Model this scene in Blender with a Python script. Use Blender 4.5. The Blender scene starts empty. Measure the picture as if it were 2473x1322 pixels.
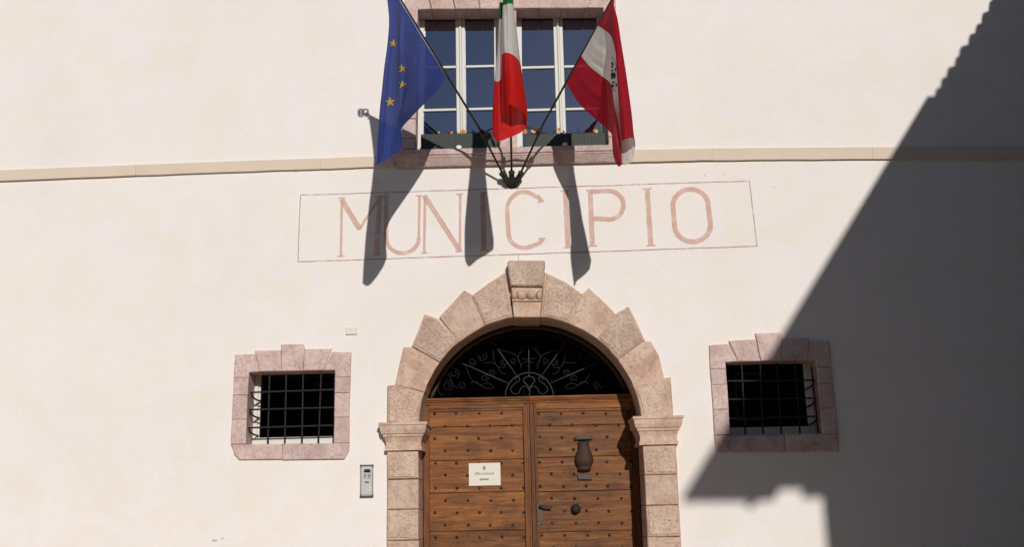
import bpy, bmesh, math, random
from mathutils import Vector, Matrix
from mathutils.bvhtree import BVHTree
from mathutils.geometry import delaunay_2d_cdt
R = math.radians
random.seed(7)
scene = bpy.context.scene
C = scene.collection

# ------------------------------------------------------------------ camera
# world: the facade is the plane y = 0 and faces -y; x to the right, z up, ground at z = 0
DIST, EYE, FPX = 10.2, 1.6, 2600.0
PITCH, YAW, ROLL = R(12.418), R(-0.4486), R(-1.261)
cam_fw = Vector((math.sin(YAW)*math.cos(PITCH), math.cos(YAW)*math.cos(PITCH), math.sin(PITCH)))
_rt = Vector((math.cos(YAW), -math.sin(YAW), 0)); _up = _rt.cross(cam_fw)
cam_rt = math.cos(ROLL)*_rt + math.sin(ROLL)*_up
cam_up = -math.sin(ROLL)*_rt + math.cos(ROLL)*_up
CAM = Vector((0, -DIST, EYE))
cam_data = bpy.data.cameras.new('camera'); cam = bpy.data.objects.new('camera', cam_data); C.objects.link(cam)
m3 = Matrix((cam_rt, cam_up, -cam_fw)).transposed()
cam.matrix_world = Matrix.Translation(CAM) @ m3.to_4x4()
cam_data.sensor_width = 36; cam_data.lens = 36*FPX/2473
cam_data.clip_start = .05; cam_data.clip_end = 3000
scene.camera = cam

# ------------------------------------------------------------------ light
SX, SZ = -.217, -.44                       # what a sunbeam moves per metre towards the wall
sun_dir = Vector((-SX, -1, -SZ)).normalized()
SUN_EL = math.asin(sun_dir.z); SUN_AZ = math.atan2(sun_dir.x, sun_dir.y)
w = bpy.data.worlds.new('World'); scene.world = w; w.use_nodes = True
nt = w.node_tree; nt.nodes.clear()
sky = nt.nodes.new('ShaderNodeTexSky'); sky.sky_type = 'NISHITA'; sky.sun_disc = False
sky.sun_elevation = SUN_EL; sky.sun_rotation = SUN_AZ; sky.altitude = 700
sky.dust_density = .3; sky.air_density = 1.0; sky.ozone_density = 1.5
bg = nt.nodes.new('ShaderNodeBackground'); bg.inputs[1].default_value = .05
wo = nt.nodes.new('ShaderNodeOutputWorld')
nt.links.new(sky.outputs[0], bg.inputs[0]); nt.links.new(bg.outputs[0], wo.inputs[0])
sl = bpy.data.lights.new('sun', 'SUN'); sl.energy = 3.25; sl.angle = R(.53); sl.color = (1, .97, .93)
so = bpy.data.objects.new('sun', sl); C.objects.link(so); so.location = (6, -20, 15)
so.rotation_euler = (-sun_dir).to_track_quat('-Z', 'Y').to_euler()
vs = scene.view_settings
vs.view_transform = 'Standard'; vs.look = 'None'; vs.exposure = 0; vs.gamma = 1; vs.use_curve_mapping = False
scene.cycles.max_bounces = 8

# ------------------------------------------------------------------ helpers
def at(px, py, t=0.0):
    """point on the plane t metres in front of the facade that the photograph shows at (px, py)"""
    d = (px-1236.5)*cam_rt + (661-py)*cam_up + FPX*cam_fw
    return CAM + d*((DIST-t)/d.y)
def xz(px, py, t=0.0):
    p = at(px, py, t); return (p.x, p.z)

def obj(name, me, mat=None, parent=None, smooth=False):
    if isinstance(me, bmesh.types.BMesh):
        bm = me; me = bpy.data.meshes.new(name); bm.to_mesh(me); bm.free()
    if mat is not None and not me.materials: me.materials.append(mat)
    if smooth:
        for p in me.polygons: p.use_smooth = True
    o = bpy.data.objects.new(name, me); C.objects.link(o)
    if parent: o.parent = parent
    return o
def empty(name, loc=(0, 0, 0)):
    o = bpy.data.objects.new(name, None); C.objects.link(o); o.location = loc; return o
def tag(o, label, cat, group=None):
    o['label'] = label; o['category'] = cat
    if group: o['group'] = group
    return o
def struct(o): o['kind'] = 'structure'; return o

def parent_keep(o, p):
    """children are modelled in world space; parents may sit elsewhere"""
    o.parent = p; o.matrix_parent_inverse = p_matrix(p).inverted()
def p_matrix(p):
    m = Matrix.Translation(p.location)
    return m if p.parent is None else p_matrix(p.parent) @ p.matrix_parent_inverse @ m
_obj = obj
def obj(name, me, mat=None, parent=None, smooth=False):
    o = _obj(name, me, mat, None, smooth)
    if parent: parent_keep(o, parent)
    return o

def signed_area(p): return sum(p[i][0]*p[(i+1) % len(p)][1]-p[(i+1) % len(p)][0]*p[i][1] for i in range(len(p)))/2
def inset(poly, d):
    n = len(poly); out = []
    for i in range(n):
        a, b, c = Vector(poly[i-1]), Vector(poly[i]), Vector(poly[(i+1) % n])
        e1 = (b-a).normalized(); e2 = (c-b).normalized()
        n1 = Vector((-e1.y, e1.x)); n2 = Vector((-e2.y, e2.x))
        k = 1+n1.dot(n2)
        m = (n1+n2)/max(k, .35)
        out.append(tuple(b+m*d))
    return out
def add_prism(bm, poly, y0, y1, bev=.006, jig=0):
    """polygon in the xz plane, front at y0 (towards the viewer) back at y1, chamfered front edge"""
    if signed_area(poly) < 0: poly = poly[::-1]
    n = len(poly)
    fr = inset(poly, bev) if bev else poly
    rj = lambda: random.uniform(-jig, jig)
    A = [bm.verts.new((x+rj(), y0, z+rj())) for x, z in fr]
    B = [bm.verts.new((x+rj(), y0+bev, z+rj())) for x, z in poly] if bev else A
    D = [bm.verts.new((x, y1, z)) for x, z in poly]
    bm.faces.new(A)
    for i in range(n):
        j = (i+1) % n
        if bev: bm.faces.new((A[j], A[i], B[i], B[j]))
        bm.faces.new((B[j], B[i], D[i], D[j]))
    bm.faces.new(D[::-1])
def prism(name, poly, y0, y1, mat, parent, bev=.006, gap=0.0, jig=0):
    if signed_area(poly) < 0: poly = poly[::-1]
    if gap: poly = inset(poly, gap)
    bm = bmesh.new(); add_prism(bm, poly, y0, y1, bev, jig)
    bmesh.ops.recalc_face_normals(bm, faces=bm.faces)
    return obj(name, bm, mat, parent)
def add_box(bm, x0, x1, y0, y1, z0, z1):
    v = [bm.verts.new(p) for p in ((x0,y0,z0),(x1,y0,z0),(x1,y1,z0),(x0,y1,z0),(x0,y0,z1),(x1,y0,z1),(x1,y1,z1),(x0,y1,z1))]
    for f in ((0,3,2,1),(4,5,6,7),(0,1,5,4),(1,2,6,5),(2,3,7,6),(3,0,4,7)): bm.faces.new([v[i] for i in f])
def box(name, x0, x1, y0, y1, z0, z1, mat, parent=None, bev=.004):
    bm = bmesh.new(); add_box(bm, min(x0,x1), max(x0,x1), min(y0,y1), max(y0,y1), min(z0,z1), max(z0,z1))
    if bev: bmesh.ops.bevel(bm, geom=bm.edges[:], offset=bev, segments=1, affect='EDGES')
    return obj(name, bm, mat, parent)
def add_tube(bm, pts, r, sides=8, cap=True, r1=None):
    pts = [Vector(p) for p in pts]; rings = []
    n = len(pts); up = Vector((0, 1, .01))
    for i, p in enumerate(pts):
        d = (pts[min(i+1, n-1)]-pts[max(i-1, 0)]).normalized()
        a = d.cross(up)
        if a.length < .05: a = d.cross(Vector((1, 0, .02)))
        a.normalize(); b = d.cross(a)
        rr = r if r1 is None else r+(r1-r)*i/(n-1)
        rings.append([bm.verts.new(p+rr*(math.cos(2*math.pi*k/sides)*a+math.sin(2*math.pi*k/sides)*b)) for k in range(sides)])
    for i in range(n-1):
        for k in range(sides):
            bm.faces.new((rings[i][k], rings[i][(k+1) % sides], rings[i+1][(k+1) % sides], rings[i+1][k]))
    if cap: bm.faces.new(rings[0][::-1]); bm.faces.new(rings[-1])
def tube(name, pts, r, mat, parent=None, sides=8, r1=None):
    bm = bmesh.new(); add_tube(bm, pts, r, sides, True, r1)
    bmesh.ops.recalc_face_normals(bm, faces=bm.faces)
    return obj(name, bm, mat, parent, True)
def catmull(P, n):
    out = []
    P = [Vector(p) for p in P]
    for i in range(len(P)-1):
        p0 = P[max(i-1, 0)]; p1 = P[i]; p2 = P[i+1]; p3 = P[min(i+2, len(P)-1)]
        for k in range(n):
            t = k/n
            out.append(.5*((2*p1)+(p2-p0)*t+(2*p0-5*p1+4*p2-p3)*t*t+(-p0+3*p1-3*p2+p3)*t**3))
    out.append(P[-1]); return out
def add_lathe(bm, prof, M, seg=16):
    rings = [[bm.verts.new(M @ Vector((r*math.cos(2*math.pi*k/seg), r*math.sin(2*math.pi*k/seg), z))) for k in range(seg)] for r, z in prof]
    for a, b in zip(rings, rings[1:]):
        for k in range(seg): bm.faces.new((a[k], a[(k+1) % seg], b[(k+1) % seg], b[k]))
    bm.faces.new(rings[0][::-1]); bm.faces.new(rings[-1])
def loft_rect(name, x0, x1, y0, y1, prof, mat, parent):
    """moulding round a rectangular footprint: prof is (z, projection) from top to bottom; the back edge y1 stays put"""
    bm = bmesh.new(); rings = []
    for z, e in prof:
        rings.append([bm.verts.new(p) for p in ((x0-e, y0-e, z), (x1+e, y0-e, z), (x1+e, y1, z), (x0-e, y1, z))])
    for a, b in zip(rings, rings[1:]):
        for k in range(4): bm.faces.new((a[k], b[k], b[(k+1) % 4], a[(k+1) % 4]))
    bm.faces.new(rings[0][::-1]); bm.faces.new(rings[-1])
    bmesh.ops.recalc_face_normals(bm, faces=bm.faces)
    return obj(name, bm, mat, parent)

# ------------------------------------------------------------------ materials
def mat_base(name, rough=.8, spec=.3):
    m = bpy.data.materials.new(name); m.use_nodes = True
    b = m.node_tree.nodes['Principled BSDF']; b.inputs['Roughness'].default_value = rough
    b.inputs['Specular IOR Level'].default_value = spec
    return m, m.node_tree, b
def N(t, kind, **kw):
    n = t.nodes.new('ShaderNode'+kind)
    for k, v in kw.items():
        if k in n.inputs: n.inputs[k].default_value = v
        else: setattr(n, k, v)
    return n
def ramp(t, src, stops):
    r = t.nodes.new('ShaderNodeValToRGB'); e = r.color_ramp.elements
    while len(e) < len(stops): e.new(.5)
    for q, (p, c) in zip(e, stops): q.position = p; q.color = (*c, 1) if len(c) == 3 else c
    t.links.new(src, r.inputs[0]); return r.outputs[0]
def mixc(t, fac, a, b, mode='MIX'):
    n = t.nodes.new('ShaderNodeMix'); n.data_type = 'RGBA'; n.blend_type = mode
    for s, v in ((n.inputs[0], fac), (n.inputs[6], a), (n.inputs[7], b)):
        if isinstance(v, (int, float)): s.default_value = v
        elif isinstance(v, tuple): s.default_value = (*v, 1)
        else: t.links.new(v, s)
    return n.outputs[2]
def noise(t, co, scale, detail=4, rough=.55, dist=0):
    n = N(t, 'TexNoise', Scale=scale, Detail=detail, Roughness=rough, Distortion=dist); t.links.new(co, n.inputs['Vector']); return n.outputs[0]
def coords(t, sc=(1, 1, 1), rnd=True):
    g = t.nodes.new('ShaderNodeTexCoord'); mp = t.nodes.new('ShaderNodeMapping'); mp.inputs['Scale'].default_value = sc
    t.links.new(g.outputs['Object'], mp.inputs[0])
    if rnd:
        oi = t.nodes.new('ShaderNodeObjectInfo'); cx = t.nodes.new('ShaderNodeVectorMath'); cx.operation = 'SCALE'
        cx.inputs[0].default_value = (37, 19, 53); t.links.new(oi.outputs['Random'], cx.inputs['Scale'])
        t.links.new(cx.outputs[0], mp.inputs['Location'])
    return mp.outputs[0]
def bump(t, b, h, strength, dist):
    n = N(t, 'Bump', Strength=strength, Distance=dist); t.links.new(h, n.inputs['Height']); t.links.new(n.outputs[0], b.inputs['Normal'])
def rnd_val(t):
    return t.nodes.new('ShaderNodeObjectInfo').outputs['Random']

def plain(name, col, rough=.6, metal=0, var=.12, sc=30):
    m, t, b = mat_base(name, rough); b.inputs['Metallic'].default_value = metal
    co = coords(t); f = noise(t, co, sc)
    c = mixc(t, f, tuple(x*(1-var) for x in col), tuple(min(1, x*(1+var)) for x in col))
    t.links.new(c, b.inputs['Base Color']); return m

def plaster():
    m, t, b = mat_base('lime_plaster', .9, .15)
    co = coords(t, rnd=False)
    f1 = noise(t, co, .8, 4, .55, .5); f2 = noise(t, co, 3.5, 6, .62); f3 = noise(t, co, 60, 3); f4 = noise(t, co, 2.2, 6, .68, .8); f5 = noise(t, co, 11, 5, .7)
    pk = ramp(t, f4, [(.44, (0, 0, 0)), (.54, (1, 1, 1))])
    c = mixc(t, pk, (.822, .755, .680), (.832, .766, .732))            # cream wash over a pinkish older coat
    c2 = ramp(t, f1, [(.3, (.955, .955, .95)), (.5, (.985, .985, .985)), (.7, (1, 1, 1))])
    c = mixc(t, 1.0, c, c2, 'MULTIPLY')
    c3 = ramp(t, f5, [(.30, (.965, .955, .94)), (.42, (1, 1, 1)), (.7, (1, 1, 1))])
    c = mixc(t, .8, c, c3, 'MULTIPLY')
    t.links.new(c, b.inputs['Base Color'])
    hm = N(t, 'Math', operation='MULTIPLY_ADD'); t.links.new(f2, hm.inputs[0]); hm.inputs[1].default_value = 2.5; t.links.new(f3, hm.inputs[2])
    bump(t, b, hm.outputs[0], .35, .007)
    return m
def stone(name, c_lo, c_mid, c_hi, vein, pits, spec=.2):
    m, t, b = mat_base(name, .85, spec)
    co = coords(t)
    f1 = noise(t, co, 5, 6, .65, .6); f2 = noise(t, co, 38, 4, .6)
    c = ramp(t, f1, [(.36, c_lo), (.5, c_mid), (.62, c_hi)])
    oi = rnd_val(t); tone = ramp(t, oi, [(0, (.86, .87, .89)), (.3, (.97, .97, .96)), (.6, (1, 1, 1)), (1, (1, .94, .91))])
    c = mixc(t, 1.0, c, tone, 'MULTIPLY')
    # thin wandering veins
    wv = noise(t, co, 6.5, 5, .6, 1.6)
    d = N(t, 'Math', operation='SUBTRACT'); t.links.new(wv, d.inputs[0]); d.inputs[1].default_value = .5
    a = N(t, 'Math', operation='ABSOLUTE'); t.links.new(d.outputs[0], a.inputs[0])
    vm = ramp(t, a.outputs[0], [(0, (1, 1, 1)), (.026, (0, 0, 0))])
    msk = ramp(t, noise(t, co, 3.1, 2), [(.42, (0, 0, 0)), (.56, (.8, .8, .8))])
    vm2 = mixc(t, 1.0, vm, msk, 'MULTIPLY')
    c = mixc(t, vm2, c, vein)
    pn = ramp(t, f2, [(.28, (0, 0, 0)), (.5, (1, 1, 1))])
    if pits:
        vo = N(t, 'TexVoronoi', Scale=46, Randomness=1.0); 
        wob = t.nodes.new('ShaderNodeVectorMath'); wob.operation = 'MULTIPLY_ADD'
        nz = N(t, 'TexNoise', Scale=20, Detail=3); t.links.new(co, nz.inputs['Vector'])
        t.links.new(nz.outputs['Color'], wob.inputs[0]); wob.inputs[1].default_value = (.06, .06, .06); t.links.new(co, wob.inputs[2])
        t.links.new(wob.outputs[0], vo.inputs['Vector'])
        ph = ramp(t, vo.outputs['Distance'], [(.12, (0, 0, 0)), (.5, (1, 1, 1))])
        big = noise(t, co, 16, 5, .7)
        h = mixc(t, .55, ph, big)
        bump(t, b, h, .75, .02)
        dk = ramp(t, h, [(.22, (.50, .42, .39)), (.40, (1, 1, 1))])
        c = mixc(t, .62, c, dk, 'MULTIPLY')
    else:
        h = mixc(t, .5, f2, noise(t, co, 11, 6, .7))
        bump(t, b, h, .45, .012)
        c = mixc(t, .3, c, pn, 'MULTIPLY')
    t.links.new(c, b.inputs['Base Color'])
    return m
def wood(name, axis, c_dk, c_mid, c_lt, rough=.6):
    m, t, b = mat_base(name, rough, .3)
    sc = {'x': (1.2, 8, 16), 'z': (16, 8, 1.2)}[axis]
    co = coords(t, sc)
    f1 = noise(t, co, 1.5, 7, .65, .8); f2 = noise(t, co, 6, 5, .6, .3)
    co2 = coords(t, (1, 1, 1)); f3 = noise(t, co2, 3.6, 6, .68)
    c = ramp(t, f1, [(.28, c_dk), (.5, c_mid), (.72, c_lt)])
    g = ramp(t, f2, [(.33, (.36, .31, .28)), (.44, (.85, .82, .80)), (.55, (1, 1, 1)), (.70, (1, 1, .95))])
    c = mixc(t, .65, c, g, 'MULTIPLY')
    wthr = ramp(t, f3, [(.34, (.58, .60, .66)), (.5, (.95, .95, .95)), (.68, (1, .90, .74))])
    c = mixc(t, 1.0, c, wthr, 'MULTIPLY')
    tone = ramp(t, rnd_val(t), [(0, (.80, .80, .82)), (.45, (1, .98, .95)), (1, (1.18, 1.10, .92))])
    c = mixc(t, 1, c, tone, 'MULTIPLY')
    t.links.new(c, b.inputs['Base Color'])
    bump(t, b, f2, .5, .006)
    return m
def iron(name='wrought_iron', col=(.022, .018, .017), rough=.55):
    m, t, b = mat_base(name, rough+.12, .2); co = coords(t)
    f = noise(t, co, 45, 4)
    c = mixc(t, f, tuple(x*.6 for x in col), tuple(x*1.7 for x in col)); t.links.new(c, b.inputs['Base Color'])
    bump(t, b, f, .3, .004); return m
def glass(name, ior=3.8, tint=.25):
    m = bpy.data.materials.new(name); m.use_nodes = True; t = m.node_tree; t.nodes.clear()
    o = t.nodes.new('ShaderNodeOutputMaterial'); mx = t.nodes.new('ShaderNodeMixShader')
    fr = N(t, 'Fresnel', IOR=ior); gl = N(t, 'BsdfGlossy', Roughness=.01); gl.inputs[0].default_value = (.72, .76, 1, 1)
    tr = N(t, 'BsdfTransparent'); tr.inputs[0].default_value = (tint, tint*1.02, tint*1.05, 1)
    co = coords(t); h = noise(t, co, 1.3, 1); bp = N(t, 'Bump', Strength=.08, Distance=.01); t.links.new(h, bp.inputs['Height']); t.links.new(bp.outputs[0], gl.inputs['Normal'])
    t.links.new(fr.outputs[0], mx.inputs[0]); t.links.new(tr.outputs[0], mx.inputs[1]); t.links.new(gl.outputs[0], mx.inputs[2]); t.links.new(mx.outputs[0], o.inputs[0])
    return m
def cloth(name, col, trans=.35):
    m = bpy.data.materials.new(name); m.use_nodes = True; t = m.node_tree; t.nodes.clear()
    o = t.nodes.new('ShaderNodeOutputMaterial'); mx = N(t, 'MixShader'); mx.inputs[0].default_value = trans
    co = coords(t); f = noise(t, co, 9, 4); wv = noise(t, co, 420, 2)
    c = mixc(t, f, tuple(x*.86 for x in col), tuple(min(1, x*1.1) for x in col))
    df = N(t, 'BsdfPrincipled'); df.inputs['Roughness'].default_value = .75; df.inputs['Specular IOR Level'].default_value = .12
    tl = N(t, 'BsdfTranslucent'); t.links.new(c, df.inputs['Base Color']); t.links.new(c, tl.inputs[0])
    hm = N(t, 'Math', operation='MULTIPLY_ADD'); t.links.new(f, hm.inputs[0]); hm.inputs[1].default_value = 6; t.links.new(wv, hm.inputs[2])
    bp = N(t, 'Bump', Strength=.25, Distance=.006); t.links.new(hm.outputs[0], bp.inputs['Height']); t.links.new(bp.outputs[0], df.inputs['Normal'])
    t.links.new(df.outputs[0], mx.inputs[1]); t.links.new(tl.outputs[0], mx.inputs[2])
    m2 = N(t, 'MixShader'); m2.inputs[0].default_value = .022; tp_ = N(t, 'BsdfTransparent')
    t.links.new(mx.outputs[0], m2.inputs[1]); t.links.new(tp_.outputs[0], m2.inputs[2]); t.links.new(m2.outputs[0], o.inputs[0])
    return m
def paint_worn(name, col, lo=.40, hi=.62, base=.25):
    """old wall paint: flat print, worn through in patches"""
    m = bpy.data.materials.new(name); m.use_nodes = True; t = m.node_tree
    b = t.nodes['Principled BSDF']; b.inputs['Roughness'].default_value = .9; b.inputs['Specular IOR Level'].default_value = .1
    co = coords(t, rnd=False); f = noise(t, co, 9, 8, .74); g = noise(t, co, 5, 3)
    c = mixc(t, g, tuple(x*.92 for x in col), tuple(min(1, x*1.12) for x in col)); t.links.new(c, b.inputs['Base Color'])
    a = ramp(t, f, [(lo, (base,)*3), (hi, (.86,)*3)])
    t.links.new(a, b.inputs['Alpha']); return m

M = {}
M['plaster'] = plaster()
M['stone'] = stone('smooth_limestone', (.50, .335, .255), (.60, .425, .325), (.66, .495, .385), (.38, .235, .18), False)
M['stone_rough'] = stone('hammered_limestone', (.52, .36, .275), (.61, .44, .34), (.67, .50, .39), (.44, .29, .23), True)
M['stone_pink'] = stone('pink_limestone', (.53, .375, .335), (.63, .465, .42), (.69, .53, .485), (.42, .26, .23), False)
M['band'] = plain('sand_stone_band', (.68, .555, .435), .9, 0, .07, 5)
M['wood'] = wood('old_larch', 'x', (.118, .040, .010), (.222, .082, .021), (.36, .152, .044))
M['wood_v'] = wood('old_larch_upright', 'z', (.11, .036, .010), (.185, .064, .017), (.24, .09, .028))
M['iron'] = iron()
M['iron_grey'] = iron('grey_iron', (.085, .075, .068), .5)
M['iron_fan'] = iron('fanlight_iron', (.05, .044, .038), .5)
M['iron_fan2'] = iron('blackened_iron', (.016, .014, .013), .6)
M['stud'] = iron('rusty_stud', (.042, .022, .014), .5)
M['bronze'] = iron('dark_bronze', (.028, .022, .016), .4)
M['frame_white'] = plain('white_window_paint', (.67, .645, .575), .5, 0, .05)
M['glass'] = glass('window_glass')
M['glass_dark'] = glass('old_glass', 1.45, .12)
M['dark'] = plain('dark_interior', (.012, .011, .011), .95)
M['planter'] = plain('dark_green_plastic', (.045, .052, .045), .55)
M['leaf'] = plain('pansy_leaf', (.035, .06, .02), .6)
M['orange'] = plain('orange_petal', (.75, .27, .02), .6)
M['yellow'] = plain('yellow_petal', (.80, .50, .04), .6)
M['alu'] = plain('brushed_aluminium', (.50, .48, .46), .5, .3, .05, 80)
M['alu_dk'] = plain('dark_trim', (.09, .08, .07), .5)
M['grey_mesh'] = plain('speaker_grille', (.27, .25, .24), .6)
M['black'] = plain('black_plastic', (.02, .02, .022), .3)
M['white'] = plain('white_plastic', (.78, .77, .74), .4, 0, .03)
M['paper'] = plain('paper', (.74, .68, .58), .8, 0, .05, 12)
M['ink'] = plain('grey_ink', (.10, .10, .09), .8)
M['ink_lt'] = plain('pale_grey_ink', (.30, .28, .25), .8)
M['letter'] = paint_worn('worn_red_ochre', (.70, .44, .35), .37, .62, .28)
M['line'] = paint_worn('worn_red_line', (.47, .25, .21), .36, .55, .15)
M['stain'] = paint_worn('old_stain', (.52, .46, .40), .45, .6, 0.0)
M['eu_blue'] = cloth('blue_cloth', (.038, .064, .25), .32)
M['star'] = cloth('gold_print', (.62, .40, .03), .2)
M['fl_green'] = cloth('green_cloth', (.01, .16, .035), .3)
M['fl_white'] = cloth('white_cloth', (.74, .70, .66), .48)
M['fl_red'] = cloth('red_cloth', (.62, .015, .014), .35)
M['fl_crim'] = cloth('crimson_cloth', (.43, .011, .028), .35)
M['fl_print'] = cloth('dark_print', (.05, .022, .02), .2)
M['hem'] = cloth('white_hem', (.55, .54, .55), .25)
M['cobble'] = stone('paving_stone', (.40, .325, .25), (.47, .385, .295), (.50, .415, .32), (.30, .235, .18), True)
M['render_grey'] = plain('grey_render', (.07, .06, .05), .9, 0, .15, 2)
M['tile'] = plain('clay_tile', (.28, .12, .07), .85, 0, .3, 6)
M['timber'] = plain('brown_timber', (.08, .05, .03), .8)

# ------------------------------------------------------------------ ground
bm = bmesh.new(); 
v = [bm.verts.new(p) for p in ((-600, -600, 0), (600, -600, 0), (600, 600, 0), (-600, 600, 0))]; bm.faces.new(v)
struct(obj('ground', bm, M['cobble']))

# ------------------------------------------------------------------ town hall: wall
hall = empty('town_hall', (0, 0, 0))
tag(hall, 'cream plastered town hall with MUNICIPIO painted above its arched stone portal', 'building')

ARC_C = Vector(xz(1280, 1031)); ARC_R = 1.045
def arc_pt(a, r=ARC_R): return (ARC_C.x+r*math.cos(a), ARC_C.y+r*math.sin(a))
PL0 = at(936, 1200).x; PL1 = ARC_C.x-ARC_R; PR0 = ARC_C.x+ARC_R; PR1 = at(1638, 1200).x

def rect(l): return [xz(*p) for p in l]
UPW = rect([(1004, 362), (1470, 357), (1456, 21), (1010, 25)])           # upper window opening, both lights
LW = rect([(596, 1073), (808, 1071), (809, 896), (602, 901)])
RW = rect([(1762, 1049), (1985, 1046), (1968, 871), (1750, 876)])
portal_hole = [(PL1-.03, -.02), (PR0+.03, -.02)]+[arc_pt(math.pi*k/24, ARC_R+.03) for k in range(25)]
holes = [inset(UPW, -.02), inset(LW, -.02), inset(RW, -.02), portal_hole]
WX0, WX1, WZ1 = -8.5, 7.6, 8.6
outer = [(WX0, -.02), (WX1, -.02), (WX1, WZ1), (WX0, WZ1)]
def build_wall():
    pts, edges = [], []
    def loop(p):
        n0 = len(pts); pts.extend(Vector(q) for q in p)
        edges.extend((n0+i, n0+(i+1) % len(p)) for i in range(len(p)))
    # the portal reaches the ground, so it belongs to the outline
    ol = [outer[0], portal_hole[0]]+portal_hole[2:][::-1]+[portal_hole[1], outer[1], outer[2], outer[3]]
    loop(ol)
    for h in holes[:3]: loop(h)
    vs_, es_, fs_, *_r = delaunay_2d_cdt(pts, edges, [], 1, 1e-6)
    def inside(q, poly):
        c = False
        for i in range(len(poly)):
            (x1, z1), (x2, z2) = poly[i-1], poly[i]
            if (z1 > q.y) != (z2 > q.y) and q.x < (x2-x1)*(q.y-z1)/(z2-z1)+x1: c = not c
        return c
    bm = bmesh.new(); V = [bm.verts.new((p.x, 0, p.y)) for p in vs_]
    for f in fs_:
        q = sum((vs_[i] for i in f), Vector((0, 0)))/len(f)
        if any(inside(q, h) for h in holes): continue
        try: bm.faces.new([V[i] for i in f])
        except ValueError: pass
    geo = bmesh.ops.extrude_face_region(bm, geom=bm.faces[:])
    for e in geo['geom']:
        if isinstance(e, bmesh.types.BMVert): e.co.y += .55
    bmesh.ops.recalc_face_normals(bm, faces=bm.faces)
    return obj('wall', bm, M['plaster'], hall)
build_wall()
# closed body and roof behind the facade
bm = bmesh.new()
add_box(bm, WX0, WX0+.5, .56, 9, 0, WZ1); add_box(bm, WX1-.5, WX1, .56, 9, 0, WZ1); add_box(bm, WX0, WX1, 9.01, 9.5, 0, WZ1)
obj('rear_wall', bm, M['plaster'], hall)
bm = bmesh.new()
a = [(WX0-.5, -.7, WZ1-.05), (WX1+.5, -.7, WZ1-.05), (WX1+.5, 10.2, WZ1-.05), (WX0-.5, 10.2, WZ1-.05), (WX0+4, 4.7, 11.4), (WX1-4, 4.7, 11.4)]
V = [bm.verts.new(p) for p in a]
for f in ((0, 1, 5, 4), (1, 2, 5), (2, 3, 4, 5), (3, 0, 4), (3, 2, 1, 0)): bm.faces.new([V[i] for i in f])
obj('roof', bm, M['tile'], hall)
# dark rooms behind the openings
def room(x0, x1, z0, z1):
    bm = bmesh.new(); add_box(bm, x0, x1, .57, 3.5, z0, z1)
    for f in [f for f in bm.faces if f.calc_center_median().y < .6]: bm.faces.remove(f)
    obj('room', bm, M['dark'], hall)
room(-1.6, 1.6, 4.6, 7.2); room(-3.2, -1.4, 1.7, 3.6); room(1.75, 3.8, 1.7, 3.6); room(-1.3, 1.38, 0.02, 4.2)

# string course: sand coloured band, its stones slightly out of line
def band_y(x):
    top = [(-260, 424), (0, 413), (330, 400), (620, 389), (780, 384), (905, 379), (1000, 375), (1505, 364.5), (1725, 360), (2100, 357), (2473, 357), (2700, 357.5)]
    for (x0, y0), (x1, y1) in zip(top, top[1:]):
        if x0 <= x <= x1: return y0+(y1-y0)*(x-x0)/(x1-x0)
bcuts = [-260, 330, 775, 952]
bcuts2 = [1510, 1722, 2105, 2480, 2700]
for cuts in (bcuts, bcuts2):
    for x0, x1 in zip(cuts, cuts[1:]):
        h = 26 if x1 < 1000 else 29
        top = [xz(x0+(x1-x0)*k/8, band_y(x0+(x1-x0)*k/8)) for k in range(9)]
        bot = [xz(x0+(x1-x0)*k/8, band_y(x0+(x1-x0)*k/8)+h+random.uniform(-.6, .6)) for k in range(9)]
        prism('course_stone', bot+top[::-1], -.028+random.uniform(-.003, .002), .04, M['band'], hall, .002, .0004)

# ------------------------------------------------------------------ portal
def ang(px, py):
    x, z = xz(px, py); return math.atan2(z-ARC_C.y, x-ARC_C.x)
def z3(x, y): return (880+x/3.005, 620+y/3.005)
def voussoir(out_pts, j0, j1, rough, proud, name='voussoir'):
    """out_pts: outer outline running from joint j0 to joint j1 (zoomed photo units); inner edge follows the intrados"""
    a0, a1 = ang(*z3(*j0)), ang(*z3(*j1))
    outp = [Vector(xz(*z3(*p))) for p in out_pts]
    if not rough:                      # smooth stones run a little way under the bossed ones
        e = .012 if a0 > a1 else -.012
        a0 += e; a1 -= e
        def spin(p, q): d = p-ARC_C; return ARC_C+Vector((d.x*math.cos(q)-d.y*math.sin(q), d.x*math.sin(q)+d.y*math.cos(q)))
        outp[0] = spin(outp[0], e); outp[-1] = spin(outp[-1], -e)
    inner = [arc_pt(a1+(a0-a1)*k/4) for k in range(5)]
    poly = [tuple(p) for p in outp]+inner
    vo = prism(name, poly, -proud, .40+random.uniform(-.006, .006), M['stone'], hall, .010 if rough else .006, .002, .003)
    if rough: boss(poly, proud, vo)
    return vo
def boss(poly, proud, parent):
    """hammered panel standing inside a smooth chiselled margin"""
    if signed_area(poly) < 0: poly = poly[::-1]
    q = inset(poly, .022); dn = []
    for i, p in enumerate(q):
        r = q[(i+1) % len(q)]; L = math.hypot(r[0]-p[0], r[1]-p[1]); n = max(1, int(L/.035))
        for k in range(n): dn.append((p[0]+(r[0]-p[0])*k/n+random.uniform(-.004, .004), p[1]+(r[1]-p[1])*k/n+random.uniform(-.004, .004)))
    bm = bmesh.new(); add_prism(bm, dn, -proud-.008, -proud+.03, .005)
    bmesh.ops.recalc_face_normals(bm, faces=bm.faces); obj('hammered_face', bm, M['stone_rough'], parent)
voussoir([(1305, 118), (1450, 185), (1585, 278)], (1278, 435), (1497, 482), True, .045)
voussoir([(1588, 285), (1625, 230), (1722, 318), (1822, 420)], (1499, 484), (1692, 588), False, .028)
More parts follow.
